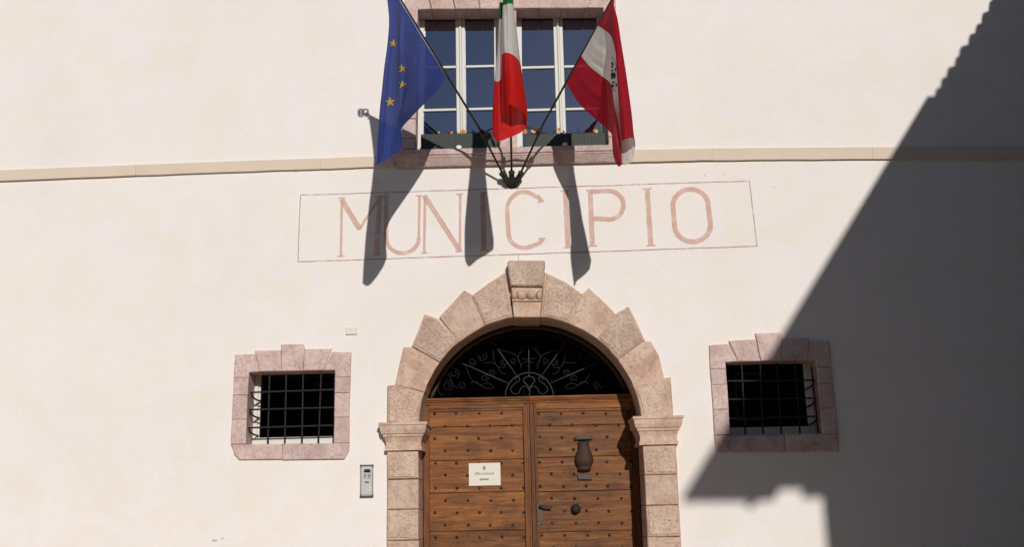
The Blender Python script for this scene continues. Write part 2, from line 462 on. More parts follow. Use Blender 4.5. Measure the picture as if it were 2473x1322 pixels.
voussoir([(1830, 416), (1915, 362), (1975, 480), (2034, 610)], (1695, 590), (1852, 747), True, .046)
voussoir([(2036, 622), (2080, 620), (2135, 722), (2172, 880)], (1855, 750), (1955, 950), False, .028)
voussoir([(2165, 887), (2222, 880), (2243, 1166)], (1957, 955), (1996, 1250), True, .046)
voussoir([(780, 290), (900, 200), (1028, 118)], (870, 492), (1082, 440), True, .045)
voussoir([(552, 437), (640, 340), (725, 246), (775, 287)], (690, 606), (866, 490), False, .028)
voussoir([(348, 657), (392, 540), (438, 424), (535, 456)], (546, 771), (686, 609), True, .046)
voussoir([(228, 924), (255, 790), (283, 662), (346, 668)], (441, 977), (541, 778), False, .028)
voussoir([(168, 1212), (172, 940), (230, 934)], (400, 1250), (436, 992), True, .046)
bm = bmesh.new(); nn = 30
mo = [arc_pt(R(4)+R(172)*k/nn, ARC_R+.22) for k in range(nn+1)]; mi = [arc_pt(R(4)+R(172)*k/nn, ARC_R+.006) for k in range(nn+1)]
q = [[bm.verts.new((x, y, z)) for x, z in lp] for lp, y in ((mo, -.016), (mi, -.016), (mi, .38))]
for a, b in zip(q, q[1:]):
    for k in range(nn): bm.faces.new((a[k], a[k+1], b[k+1], b[k]))
obj('mortar_bed', bm, plain('old_mortar', (.33, .24, .18), .95), hall)
# keystone: hammered cap, band of round beads, plain foot
def kz(x, y): return xz(*z3(x, y))
key = prism('keystone', [kz(1084, 452), kz(1274, 452), kz(1292, 232), kz(1067, 232)], -.085, .41, M['stone'], hall, .006)
prism('keystone_cap', [kz(1062, 232), kz(1296, 232), kz(1312, 62), kz(1300, 50), kz(1052, 50), kz(1038, 62)], -.125, .05, M['stone_rough'], key, .014, 0, .003)
prism('keystone_fillet', [kz(1072, 338), kz(1284, 338), kz(1285, 326), kz(1071, 326)], -.105, .0, M['stone'], key, .004)
bm = bmesh.new()
for cx, wd in ((1088, .6), (1141, 1), (1212, 1), (1268, .6)):
    c = at(*z3(cx, 283), .085)
    bmesh.ops.create_uvsphere(bm, u_segments=14, v_segments=8, radius=1, matrix=Matrix.Translation(c) @ Matrix.Diagonal((.048*wd, .05, .052, 1)))
obj('keystone_beads', bm, M['stone'], key, True)
# imposts and pilasters
def impost(x0, x1, zt, zb):
    h = zt-zb
    pr = [(zt, .085), (zt-.09*h, .085), (zt-.11*h, .075), (zt-.26*h, .07), (zt-.40*h, .058), (zt-.42*h, .045), (zt-.50*h, .045),
          (zt-.53*h, .034), (zt-.70*h, .020), (zt-.86*h, .020), (zt-.88*h, .030), (zb, .030)]
    return loft_rect('impost', x0, x1, -.05, .385, pr, M['stone'], hall)
zl0, zl1 = at(978, 1023).z, at(978, 1090).z; zr0, zr1 = at(1590, 1008).z, at(1590, 1076).z
impost(PL0+.012, PL1+.004, zl0, zl1); impost(PR0-.004, PR1-.012, zr0, zr1)
def last_obj(): return C.objects[-1]
def pilaster(x0, x1, ztop, joints, rough0):
    zs = [ztop]+joints; zz = zs[-1]
    while zz > .33: zz -= random.uniform(.25, .30); zs.append(zz)
    zs.append(0)
    for i, (a, b) in enumerate(zip(zs, zs[1:])):
        rg = (i % 2 == 0) == rough0
        prism('pilaster_block', [(x0, b), (x1, b), (x1, a), (x0, a)], -.05-(.008 if rg else 0), .39+random.uniform(-.004, .004),
              M['stone'], hall, .009, .003, .002)
        if rg: boss([(x0, b), (x1, b), (x1, a), (x0, a)], .058, bpy.data.objects[-1] if False else last_obj())
pilaster(PL0, PL1, zl1-.001, [at(978, y).z for y in (1159, 1232, 1306)], True)
pilaster(PR0, PR1, zr1-.001, [at(1590, y).z for y in (1148, 1222, 1298)], True)

# ------------------------------------------------------------------ door
DT = -.40                                   # door face, metres behind the facade
dx_mid = at(1282.5, 1150, DT).x; dx0 = PL1+.005; dx1 = PR0-.005
dz_top = at(1280, 976, DT).z
tz1 = at(1270, 959, DT+.03).z; tz0 = at(1270, 974, DT+.03).z
def door_leaf(x0, x1, side, joints):
    """frame of stiles and rail as the leaf's own mesh, planks, studs and fittings under it"""
    sw = .062
    bm = bmesh.new()
    mid = x1 if side < 0 else x0; out = x0 if side < 0 else x1
    s = 1 if side > 0 else -1
    # meeting stile: three thin mouldings
    for o, wd, y in ((0, .018, -.03), (.018, .022, -.018), (.040, .02, -.036)):
        add_box(bm, *sorted((mid+s*(o+.001), mid+s*(o+wd))), .40+y, .45, .03, dz_top)
    add_box(bm, *sorted((out, out-s*.055)), .378, .45, .03, dz_top)
    obj_leaf = obj('door_leaf', bm, M['wood_v'], hall)
    a, b = sorted((mid+s*.0615, out-s*.0565))
    rz = at(1150 if side < 0 else 1400, 993, DT).z
    bm = bmesh.new()
    add_box(bm, a, b, .372, .45, rz+.022, dz_top); add_box(bm, a, b, .385, .45, rz, rz+.0205)
    obj('top_rail', bm, M['wood'], obj_leaf)
    zs = [rz-.001]+joints
    while zs[-1] > .35: zs.append(zs[-1]-random.uniform(.28, .34))
    zs.append(.03)
    for za, zb in zip(zs, zs[1:]):
        n = 10; top = []; bot = []
        for k in range(n+1):
            x = a+(b-a)*k/n
            top.append((x, za-.0015-random.uniform(0, .0022))); bot.append((x, zb+.0015+random.uniform(0, .0022)))
        prism('plank', bot+top[::-1], .40+random.uniform(-.002, .002), .45, M['wood'], obj_leaf, .002)
    return obj_leaf, a, b, rz
leafL, la, lb, rzL = door_leaf(dx0, dx_mid-.002, -1, [at(1150, y, DT).z for y in (1031, 1112, 1190, 1283)])
leafR, ra, rb, rzR = door_leaf(dx_mid+.002, dx1, 1, [at(1400, y, DT).z for y in (1028, 1104, 1187, 1285)])
def z4(x, y): return (880+x/3.016, 940+y/3.016)
def studs(leaf, cols_a, cols_b, y0s, x_slope, a, b):
    bm = bmesh.new()
    z_rows = y0s
    for i, y in enumerate(z_rows):
        for x in (cols_a if i % 2 == 0 else cols_b):
            p = at(*z4(x+x_slope*(y-180)+random.uniform(-4, 4), y+random.uniform(-3, 3)), DT)
            if a+.008 < p.x < b+.02:
                prof = [(.0185, .003), (.017, -.004), (.011, -.012), (.003, -.016)]
                M4 = Matrix.Translation((p.x, .40, p.z)) @ Matrix.Rotation(R(-90), 4, 'X') @ Matrix.Rotation(random.random(), 4, 'Z')
                add_lathe(bm, [(r*random.uniform(.74, .9), -z) for r, z in prof], M4, 7)
    bmesh.ops.recalc_face_normals(bm, faces=bm.faces)
    o = obj('studs', bm, M['stud'], leaf, True); o['kind'] = 'stuff'
rows = [180+90.3*i for i in range(20)]
studs(leafL, [515, 670, 835, 997, 1157], [588, 752, 917, 1080], rows, .004, la, lb)
rowsR = [180+89.5*i-6*(i > 0) for i in range(20)]
studs(leafR, [1268, 1434, 1597, 1760, 1925], [1345, 1513, 1683, 1850], rowsR, .03, ra, rb-.03)
# transom moulding over each leaf
for x0, x1 in ((dx0, dx_mid-.0015), (dx_mid+.0015, dx1)):
    bm = bmesh.new(); h = tz1-tz0
    prof = [(.46, tz1), (.335, tz1), (.335, tz1-.28*h), (.35, tz1-.40*h), (.345, tz1-.58*h), (.36, tz1-.66*h), (.365, tz0-.004), (.46, tz0-.004)]
    A = [bm.verts.new((x0, y, z)) for y, z in prof]; B = [bm.verts.new((x1, y, z)) for y, z in prof]
    for k in range(len(prof)): bm.faces.new((A[k], A[(k+1) % len(prof)], B[(k+1) % len(prof)], B[k]))
    bm.faces.new(A); bm.faces.new(B[::-1]); bmesh.ops.recalc_face_normals(bm, faces=bm.faces)
    obj('transom', bm, M['wood'], hall)
# knocker
def zk(x, y): return (1360+x/8.81, 1030+y/8.81)
def dl(px, py, t=DT): return at(px, py, t)
kc = dl(*zk(440, 650)); ku = .001
kx = kc.x
def kzv(y): return dl(*zk(440, y)).z
plate_bm = bmesh.new()
pp = [(-.05, 470), (-.045, 330), (.045, 330), (.06, 440), (.065, 520), (.055, 620), (-.055, 620), (-.062, 540)]
add_prism(plate_bm, [(kx+dx, kzv(y)) for dx, y in pp][::-1], .393, .401, .002)
knocker = obj('knocker', plate_bm, M['iron_grey'], leafR)
bm = bmesh.new(); z_ = kzv(265)
add_tube(bm, [(kx-.085, .385, z_), (kx-.05, .380, z_+.004), (kx, .378, z_+.002), (kx+.05, .380, z_+.004), (kx+.085, .385, z_+.001)], .019, 8)
obj('knocker_hinge', bm, M['iron_grey'], knocker, True)
bm = bmesh.new()
prof = [(330, .054), (400, .053), (470, .055), (530, .066), (600, .078), (680, .088), (760, .090), (820, .080), (860, .062), (875, .060), (900, .064), (945, .064)]
rings = []
for y, r in prof:
    z = kzv(y)
    rings.append([bm.verts.new((kx+r*math.cos(q), .375-.50*r*math.sin(q), z)) for q in [2*math.pi*k/16 for k in range(16)]])
for a, b in zip(rings, rings[1:]):
    for k in range(16): bm.faces.new((a[k], a[(k+1) % 16], b[(k+1) % 16], b[k]))
bm.faces.new(rings[0]); bm.faces.new(rings[-1]); bmesh.ops.recalc_face_normals(bm, faces=bm.faces)
obj('knocker_hammer', bm, M['stud'], knocker, True)
bm = bmesh.new()
add_prism(bm, [(kx-.066, kzv(1140)), (kx+.072, kzv(1150)), (kx+.06, kzv(1035)), (kx-.066, kzv(1035))], .372, .41, .006)
obj('striker_plate', bm, M['iron_grey'], knocker)
# lever handle and lock plate
def zh(x, y): return (1100+x/4.376, 1020+y/4.376)
lp = [zh(878, 815), (1305, 1206), zh(915, 840), zh(922, 900), zh(918, 960), zh(915, 1080), zh(890, 1095), zh(862, 1100), zh(866, 960)]
lockp = prism('lock_plate', [(dl(*p).x, dl(*p).z) for p in lp], .389, .401, M['iron_grey'], leafR, .002)
h0 = dl(*zh(895, 890)); h1 = dl(*zh(1020, 900))
tube('lever', [(h0.x, .39, h0.z), (h0.x, .35, h0.z), (h0.x+.015, .335, h0.z), (h1.x-.02, .333, h1.z+.003), (h1.x, .334, h1.z)], .0115, plain('worn_brown_iron', (.09, .04, .03), .45), lockp, 8)
kn = dl(*zh(1270, 925))
bm = bmesh.new(); Mk = Matrix.Translation((kn.x, .40, kn.z)) @ Matrix.Rotation(R(90), 4, 'X')
add_lathe(bm, [(.052, -.002), (.05, .004), (.018, .010), (.016, .026), (.034, .036), (.037, .05), (.028, .064), (.01, .070)], Mk, 14)
bmesh.ops.recalc_face_normals(bm, faces=bm.faces); obj('door_knob', bm, M['iron'], leafR, True)

# ------------------------------------------------------------------ fanlight
FT = -.47
fan_frame = bmesh.new()
pts = [arc_pt(math.pi*k/28, ARC_R-.02) for k in range(29)]
add_tube(fan_frame, [(x, .47, z) for x, z in pts if z > tz1-.02], .02, 6)
fan = obj('fanlight', fan_frame, M['timber'], hall, True)
prism('pane', [arc_pt(math.pi*k/28, ARC_R+.02) for k in range(29) if arc_pt(math.pi*k/28)[1] > tz1-.05]+[(PL1-.01, tz1-.06)][:0], .52, .526, M['glass_dark'], fan, 0)
def fz(x, y): return at(1020+x/4.58, 770+y/4.58, FT)
def scroll(cx, cy, r, a0, turns=1.4, d=1):
    n = int(14*turns); return [(cx+(r*(1-.72*k/n))*math.cos(a0+d*turns*2*math.pi*k/n), cy+(r*(1-.72*k/n))*math.sin(a0+d*turns*2*math.pi*k/n)) for k in range(n+1)]
def fan_bar(name, pl, r, smooth_n=3, mat=None):
    mat = mat or ('iron_fan' if name in ('ring', 'ray', 'trefoil') else 'iron_fan2'); r *= .62
    P = [fz(x, y) for x, y in pl]
    if smooth_n > 1: P = catmull(P, smooth_n)
    tube(name, P, r, M[mat], fan, 6)
fan_bar('ring', [(1182+265*math.cos(a), 862-262*math.sin(a)) for a in [math.pi*k/18 for k in range(19)]], .008, 1)
CXF = 1182
fan_bar('ray', [(1180, 600), (1174, 280)], .0085, 1)
for l in ([(1040, 625), (905, 440), (778, 262)], [(945, 715), (700, 610), (420, 485)]):
    fan_bar('ray', l, .0085, 1); fan_bar('ray', [(2*CXF-x, y) for x, y in l], .0085, 1)
fan_bar('trefoil', [(1182, 868), (1182, 770), (1120, 695), (1130, 660), (1172, 640), (1178, 615), (1186, 640), (1232, 660), (1240, 695), (1184, 770)], .0075, 4)
half = [[(1184, 800), (1150, 752), (1095, 768), (1062, 828), (1012, 832), (975, 785), (1010, 732), (1068, 692), (1074, 655), (1040, 652), (1030, 680)]]
leaves = [[(1172, 290), (1112, 350), (1068, 400), (1060, 445), (1085, 500), (1094, 562)],
          [(782, 268), (850, 342), (985, 380), (1048, 420), (1066, 470), (1100, 520)],
          [(780, 275), (784, 400), (800, 482), (835, 535), (900, 545), (925, 500)],
          [(422, 488), (480, 530), (512, 612), (562, 692), (640, 735)],
          [(420, 488), (340, 470), (300, 530), (285, 600), (310, 655), (340, 740), (400, 770)],
          [(525, 712), (600, 705), (640, 738), (720, 715), (788, 766), (700, 772), (640, 738)],
          [(665, 492), (780, 490), (835, 535), (870, 600), (930, 610)],
          [(575, 325), (605, 380), (620, 440), (665, 470)],
          [(170, 760), (185, 820), (225, 850)]]
scr = [(660, 405, 62, 2.0, 1.5, -1), (555, 478, 46, 0, 1.5, 1), (352, 606, 60, 1.2, 1.4, -1), (282, 742, 66, 4.2, 1.6, 1), (772, 602, 40, 3, 1.5, 1),
       (688, 660, 44, 1, 1.4, -1), (905, 488, 44, 2, 1.4, 1), (432, 735, 44, 2, 1.3, -1), (1010, 470, 36, 1, 1.3, 1), (1090, 300, 34, 0, 1.3, 1)]
for l in half+leaves:
    for s in (0, 1):
        fan_bar('leaf_bar' if l not in half else 'trefoil', [((2*CXF-x) if s else x, y) for x, y in l], .0055, 4)
for q in scr:
    p = scroll(*q)
    for s in (0, 1): fan_bar('scroll', [((2*CXF-x) if s else x, y) for x, y in p], .0052, 2)
fan_bar('crossbar', [(1100, 440), (1175, 452), (1250, 440)], .006, 3)
fan_bar('crossbar', [(1120, 490), (1175, 470), (1235, 490)], .006, 3)

# ------------------------------------------------------------------ small barred windows
def frame_ring(name, op, wd, y0, y1, mat, parent):
    """casement ring that follows the opening"""
    if signed_area(op) < 0: op = op[::-1]
    big = inset(op, -.03); sm = inset(op, wd)
    bm = bmesh.new(); n = len(op)
    L = [[bm.verts.new((x, y, z)) for x, z in lp] for lp, y in ((big, y0), (sm, y0), (sm, y1), (big, y1))]
    for a, b in zip(L, L[1:]+L[:1]):
        for k in range(n): bm.faces.new((a[k], a[(k+1) % n], b[(k+1) % n], b[k]))
    bmesh.ops.recalc_face_normals(bm, faces=bm.faces)
    return obj(name, bm, mat, parent)
def small_window(op0, frame_w, stones, sill, label, bars_x, bars_y, hooks, stone_mat):
    zt = max(p[1] for p in op0)
    op = [(x, z+.10 if z > zt-.1 else z) for x, z in op0]      # the casement runs up behind the lintel
    wnd = frame_ring('window', op, frame_w, .235, .30, M['frame_white'], hall)
    wnd['label'] = label
    sm = inset(op if signed_area(op) > 0 else op[::-1], frame_w-.005)
    inner = frame_ring('casement', inset(op if signed_area(op) > 0 else op[::-1], frame_w-.004), .022, .255, .29, M['frame_white'], wnd)
    prism('pane', sm, .272, .278, M['glass_dark'], wnd, 0)
    (bx0, bz0), (bx1, bz1) = sorted(op0, key=lambda p: p[1])[:2] if True else None
    xs = sorted(p[0] for p in op0); zb_ = min(bz0, bz1)
    box('bottom_rail', xs[0]-.02, xs[-1]+.02, .222, .29, zb_-.03, zb_+.08, M['frame_white'], wnd, .006)
    for s in stones: prism('surround_stone', [xz(*p) for p in s], -.022+random.uniform(-.004, .004), .25, stone_mat, wnd, .006, .0003, .0012)
    prism('sill_stone', [xz(*p) for p in sill], -.024, .25, stone_mat, wnd, .008, .0014, .002)
    # grille of round bars, woven, ends bent back into the reveal
    for (xa, ya), (xb, yb) in bars_x:
        n = 8; tube('grille_bar', [at(xa+(xb-xa)*k/n, ya+(yb-ya)*k/n, -.02) for k in range(n+1)], .0085, M['iron'], wnd, 6)
    for (xa, ya), (xb, yb) in bars_y:
        a = at(xa, ya, -.006); b = at(xb, yb, -.006)
        if hooks:
            pts = [(a.x+.03, .24, a.z-.06), (a.x+.012, .15, a.z-.055), (a.x-.002, .07, a.z-.04), (a.x-.004, .008, a.z), (a.x+.03, .006, a.z)]
            pts += [tuple(a.lerp(b, k/4)) for k in (1, 2, 3)]+[(b.x-.03, .006, b.z), (b.x+.002, .008, b.z), (b.x, .07, b.z-.04), (b.x-.01, .15, b.z-.055), (b.x-.02, .24, b.z-.06)]
        tube('grille_bar', pts, .0085, M['iron'], wnd, 6)
    return wnd
def z5(x, y): return (520+x/3.005, 780+y/3.005)
def z6(x, y): return (1620+x/2.352, 760+y/2.352)
Ls = [[(145, 234), (290, 228), (326, 356), (248, 362), (246, 400), (136, 400)],
      [(136, 401), (246, 401), (238, 527), (130, 529)], [(130, 530), (238, 528), (230, 702), (122, 704)], [(122, 705), (230, 703), (225, 880), (113, 884)],
      [(290, 205), (478, 203), (484, 354), (328, 357)], [(478, 160), (645, 157), (652, 190), (640, 350), (485, 354)], [(652, 194), (848, 191), (788, 346), (641, 350)],
      [(849, 214), (990, 214), (985, 350), (985, 395), (872, 398), (870, 346), (790, 347)],
      [(872, 399), (985, 396), (980, 512), (868, 513)], [(868, 514), (980, 513), (976, 688), (866, 690)], [(866, 691), (976, 689), (975, 876), (862, 877)]]
Lsill1 = [(113, 886), (488, 880), (488, 997), (176, 999), (165, 985), (140, 960), (128, 915)]
Lsill2 = [(490, 880), (977, 877), (972, 935), (955, 965), (938, 992), (490, 997)]
def zmap(f, l): return [f(*p) for p in l]
wL = small_window(LW, .034, [zmap(z5, s) for s in Ls]+[zmap(z5, Lsill2)], zmap(z5, Lsill1), 'small barred window with lit white frame left of the portal',
    [(z5(395, 372), z5(380, 884)), (z5(515, 368), z5(504, 884)), (z5(637, 364), z5(629, 884)), (z5(769, 360), z5(748, 884)), (z5(868, 420), z5(862, 884))],
    [(z5(262, 507), z5(866, 487)), (z5(252, 632), z5(864, 617)), (z5(246, 764), z5(862, 746))], True, M['stone_pink'])
Rs = [[(217, 178), (328, 168), (380, 268), (307, 273), (311, 310), (222, 312)], [(222, 313), (311, 311), (318, 400), (230, 403)],
      [(230, 404), (318, 401), (327, 540), (239, 543)], [(239, 544), (327, 541), (335, 684), (247, 688)],
      [(328, 152), (476, 143), (508, 267), (381, 269)], [(478, 110), (615, 104), (628, 125), (622, 262), (510, 266)], [(629, 142), (783, 140), (776, 262), (623, 263)],
      [(784, 158), (895, 156), (903, 262), (908, 300), (826, 300), (820, 262), (777, 263)], [(826, 301), (908, 301), (917, 392), (834, 394)],
      [(834, 395), (917, 393), (932, 532), (846, 534)], [(846, 535), (932, 533), (945, 678), (858, 680)],
      [(645, 682), (948, 679), (946, 780), (650, 784)]]
Rsill = [(247, 690), (643, 683), (648, 784), (255, 788)]
wR = small_window(RW, .034, [zmap(z6, s) for s in Rs], zmap(z6, Rsill), 'small barred window half in the neighbour\'s shadow right of the portal',
    [(z6(402, 285), z6(424, 684)), (z6(508, 282), z6(524, 682)), (z6(603, 278), z6(628, 680)), (z6(705, 274), z6(734, 678)), (z6(800, 300), z6(838, 676))],
    [(z6(316, 380), z6(812, 374)), (z6(326, 484), z6(820, 476)), (z6(334, 592), z6(830, 580))], True, M['stone_pink'])

# ------------------------------------------------------------------ upper window (two lights, flat stone arch)
def z1(x, y): return (850+x/2.7547, y/2.7547)
OPL = [xz(*p) for p in ((1004, 362), (1206, 360), (1204, 24), (1010, 25))]
OPR = [xz(*p) for p in ((1250, 359), (1470, 357), (1456, 21), (1248, 23))]
upw = None
def light_frame(op, label, mull_px):
    global upw
    op = [(x, z+.10 if k > 1 else z) for k, (x, z) in enumerate(op)]
    fr = frame_ring('window', op, .05, .20, .27, M['frame_white'], hall)
    fr['label'] = label
    if signed_area(op) < 0: op = op[::-1]
    z_lo = min(p[1] for p in op); z_hi = max(p[1] for p in op)
    x_lo = min(p[0] for p in op)+.03; x_hi = max(p[0] for p in op)-.03
    mx = at(mull_px, 200, -.2).x
    # meeting stiles: two sashes side by side with a raised cover strip
    for o, y in ((-.048, .203), (.012, .203)): box('sash_stile', mx+o, mx+o+.036, y, .26, z_lo-.02, z_hi+.02, M['frame_white'], fr, .005)
    box('cover_strip', mx-.0115, mx+.0115, .186, .26, z_lo-.02, z_hi+.02, M['frame_white'], fr, .005)
    zb = [at(mull_px, 162, -.23).z, at(mull_px, 265, -.23).z]
    for a, b in ((x_lo, mx-.049), (mx+.049, x_hi)):
        for z in zb: box('glazing_bar', a, b, .213, .25, z-.013, z+.013, M['frame_white'], fr, .004)
        for z0, z1_ in ((z_lo, zb[1]-.013), (zb[1]+.013, zb[0]-.013), (zb[0]+.013, z_hi)):
            tl = random.uniform(-.0012, .0012)
            bm = bmesh.new(); vv = [bm.verts.new(p) for p in ((a-.002, .236+tl, z0-.004), (b+.002, .236-tl, z0-.004), (b+.002, .236, z1_+.004), (a-.002, .236, z1_+.004))]; bm.faces.new(vv)
            obj('pane', bm, M['glass'], fr)
    return fr
upL = light_frame(OPL, 'left light of the upper window behind the flags', 1113)
upR = light_frame(OPR, 'right light of the upper window behind the flags', 1352)
# stones: flat arch, jambs, central pier, sill
lint = [(977, 1033), (1034, 1090), (1091, 1150), (1151, 1205), (1206, 1254), (1255, 1310), (1311, 1364), (1365, 1420), (1421, 1490)]
for i, (a, b) in enumerate(lint):
    lean = lambda x: (x-1238)*.20
    yb = 24.5-(a-1010)*.008; yt = -62 if i not in (3, 4, 5) else -75
    ba, bb = a+9*(a < 1205)*1.0-9*(a > 1253), b+9*(b < 1206)-9*(b > 1254)
    if i == 0: poly = [(977, 60), (1009, 60), (1010, 25), (bb, 24.5), (b-14, yt), (979, yt)]
    elif i == len(lint)-1: poly = [(ba, 21), (1456, 21), (1457, 60), (1489, 60), (1485, yt), (a+14, yt)]
    else: poly = [(ba, yb), (bb, yb-.4), (b+lean(b)*.35, yt), (a+lean(a)*.35, yt)]
    prism('lintel_stone', [xz(*p) for p in poly], -.03+random.uniform(-.004, .004), .21, M['stone_pink'], upL if b < 1240 else upR, .006, .0016, .002)
for (y0, y1) in ((61, 135), (136, 215), (216, 288), (289, 336), (337, 363)):
    f = lambda y: (y-25)/337
    prism('jamb_stone', [xz(*p) for p in ((976-6*f(y1), y1), (1010-6*f(y1), y1), (1010-6*f(y0), y0), (976-6*f(y0), y0))], -.028+random.uniform(-.004, .003), .21, M['stone_pink'], upL, .006, .0014, .002)
    prism('jamb_stone', [xz(*p) for p in ((1456+14*f(y1), y1-4), (1489+14*f(y1), y1-4), (1489+14*f(y0), y0-4), (1456+14*f(y0), y0-4))], -.028+random.uniform(-.004, .003), .21, M['stone_pink'], upR, .006, .0014, .002)
for y0, y1 in ((25, 190), (191, 361)):
    prism('pier_stone', [xz(*p) for p in ((1207, y1), (1249, y1-1), (1247, y0-1), (1205, y0))], -.01, .21, M['stone_pink'], upR, .006, .001)
s0, s1 = at(969, 378), at(1505, 362)
sz1 = at(1240, 363).z; sz0 = at(1240, 400).z
h = sz1-sz0
sill = loft_rect('window_sill', s0.x, s1.x, -.012, .215, [(sz1, .085), (sz1-.05*h, .095), (sz1-.36*h, .095), (sz1-.42*h, .08), (sz1-.50*h, .08), (sz1-.54*h, .072), (sz1-.62*h, .066), (sz1-.95*h, .035), (sz0, .028)], M['stone_pink'], hall)

# ------------------------------------------------------------------ painted lettering
letters = {}
def z2(x, y): return (700+x/2.1319, 400+y/2.1319)
def stroke(bm, pts, w0, w1=None, T=.0025):
    """flat painted stroke on the plaster, pts in zoomed photo units"""
    P = [Vector((at(*z2(*p)).x, at(*z2(*p)).z)) for p in pts]; n = len(P)
    w1 = w1 or w0; L = []; Rr = []
    for i, p in enumerate(P):
        d = (P[min(i+1, n-1)]-P[max(i-1, 0)]).normalized(); nn = Vector((-d.y, d.x))
        ww = (w0+(w1-w0)*i/(n-1))/2*random.uniform(.93, 1.07)
        L.append(bm.verts.new((p.x+nn.x*ww, -T, p.y+nn.y*ww))); Rr.append(bm.verts.new((p.x-nn.x*ww, -T, p.y-nn.y*ww)))
    for i in range(n-1): bm.faces.new((L[i], L[i+1], Rr[i+1], Rr[i]))
def dens(a, b, n=8): return [(a[0]+(b[0]-a[0])*k/n, a[1]+(b[1]-a[1])*k/n) for k in range(n+1)]
def ell(cx, cy, rx, ry, a0, a1, n=14): return [(cx+rx*math.cos(R(a0+(a1-a0)*k/n)), cy+ry*math.sin(R(a0+(a1-a0)*k/n))) for k in range(n+1)]
TH, TK, SE = .026, .049, .014
def letter(ch, strokes):
    bm = bmesh.new()
    for i, (pts, wa) in enumerate(strokes): stroke(bm, pts, wa, T=.0022+.0012*i)
    bmesh.ops.recalc_face_normals(bm, faces=bm.faces)
    o = obj('painted_letter', bm, M['letter'], hall); o['label'] = 'painted letter '+ch
letter('M', [(dens((268, 175), (263, 466)), TH), (dens((250, 169), (286, 167), 2), SE), (dens((244, 468), (284, 466), 2), SE), (dens((268, 176), (360, 328)), .05), (dens((358, 328), (462, 165)), TH),
             (dens((464, 163), (447, 460)), TK), (dens((440, 160), (512, 156), 2), SE), (dens((424, 462), (470, 458), 2), SE)])
letter('U', [(dens((496, 160), (496, 372))+ell(580, 372, 84, 80, 180, 90, 8)[1:]+ell(580, 372, 84, 80, 90, 0, 8)[1:], .042), (dens((664, 372), (668, 156)), TH), (dens((650, 156), (684, 154), 2), SE)])
letter('N', [(dens((696, 155), (692, 450)), TH), (dens((676, 452), (710, 449), 2), SE), (dens((692, 154), (876, 440)), TK), (dens((878, 146), (876, 440)), TH), (dens((858, 148), (894, 145), 2), SE), (dens((852, 442), (888, 440), 2), SE)])
letter('I', [(dens((994, 144), (998, 434)), TK), (dens((972, 142), (1018, 140), 2), SE), (dens((976, 438), (1022, 436), 2), SE)])
letter('C', [(dens((1298, 184), (1276, 160), 2)+ell(1205, 228, 86, 92, -48, -180, 12)[0:]+dens((1119, 240), (1126, 352))[1:]+ell(1208, 352, 82, 72, 180, 60, 12)[1:]+[(1285, 400), (1305, 378)], .044),
             (dens((1276, 190), (1310, 182), 2), SE), (dens((1280, 378), (1318, 374), 2), SE)])
letter('I', [(dens((1418, 132), (1432, 420)), TK), (dens((1394, 131), (1442, 128), 2), SE), (dens((1408, 424), (1452, 421), 2), SE)])
letter('P', [(dens((1546, 130), (1558, 412)), TK), (dens((1524, 128), (1562, 126), 2), SE), (dens((1538, 416), (1582, 413), 2), SE),
             (dens((1550, 134), (1640, 130), 4)+ell(1640, 204, 78, 74, -90, 90, 16)[1:]+dens((1640, 276), (1560, 272), 4)[1:], .045)])
letter('I', [(dens((1840, 122), (1858, 410)), TK), (dens((1816, 121), (1864, 118), 2), SE), (dens((1836, 413), (1882, 410), 2), SE)])
letter('O', [(dens((1972, 208), (1980, 305), 4)+ell(2073, 305, 93, 88, 180, 0, 20)[1:]+dens((2166, 305), (2154, 208), 4)[1:]+ell(2063, 208, 91, 86, 0, -180, 20)[1:], .050)])
bm = bmesh.new()
fc = [(55, 152), (2366, 80), (2405, 416), (42, 496)]
for a, b in zip(fc, fc[1:]+fc[:1]):
    n = 30
    stroke(bm, [(a[0]+(b[0]-a[0])*k/n+random.uniform(-1, 1), a[1]+(b[1]-a[1])*k/n+random.uniform(-1.2, 1.2)) for k in range(n+1)], .0085, T=.0022+.0008*fc.index(a))
bmesh.ops.recalc_face_normals(bm, faces=bm.faces)
obj('painted_frame', bm, M['line'], hall)
bm = bmesh.new()
for p in ((1176, 456, 1178, 500), (1062, 116, 1062, 130), (1170, 112, 1172, 126)): stroke(bm, dens(p[:2], p[2:], 3), .005, T=.0024)
obj('rust_streak', bm, M['line'], hall)
def blot(px, py, rx, ry, T=.002):
    bm = bmesh.new(); vv = []
    for k in range(14):
        a = 2*math.pi*k/14; q = random.uniform(.7, 1.1); p = at(px+rx*q*math.cos(a), py+ry*q*math.sin(a)); vv.append(bm.verts.new((p.x, -T, p.z)))
    bm.faces.new(vv); bmesh.ops.recalc_face_normals(bm, faces=bm.faces); obj('stain', bm, M['stain'], hall)
for q in ((542, 1303, 10, 4), (518, 1307, 8, 3), (1702, 423, 3, 5), (1747, 421, 3, 5), (716, 414, 4, 3), (1870, 452, 3, 2)): blot(*q)

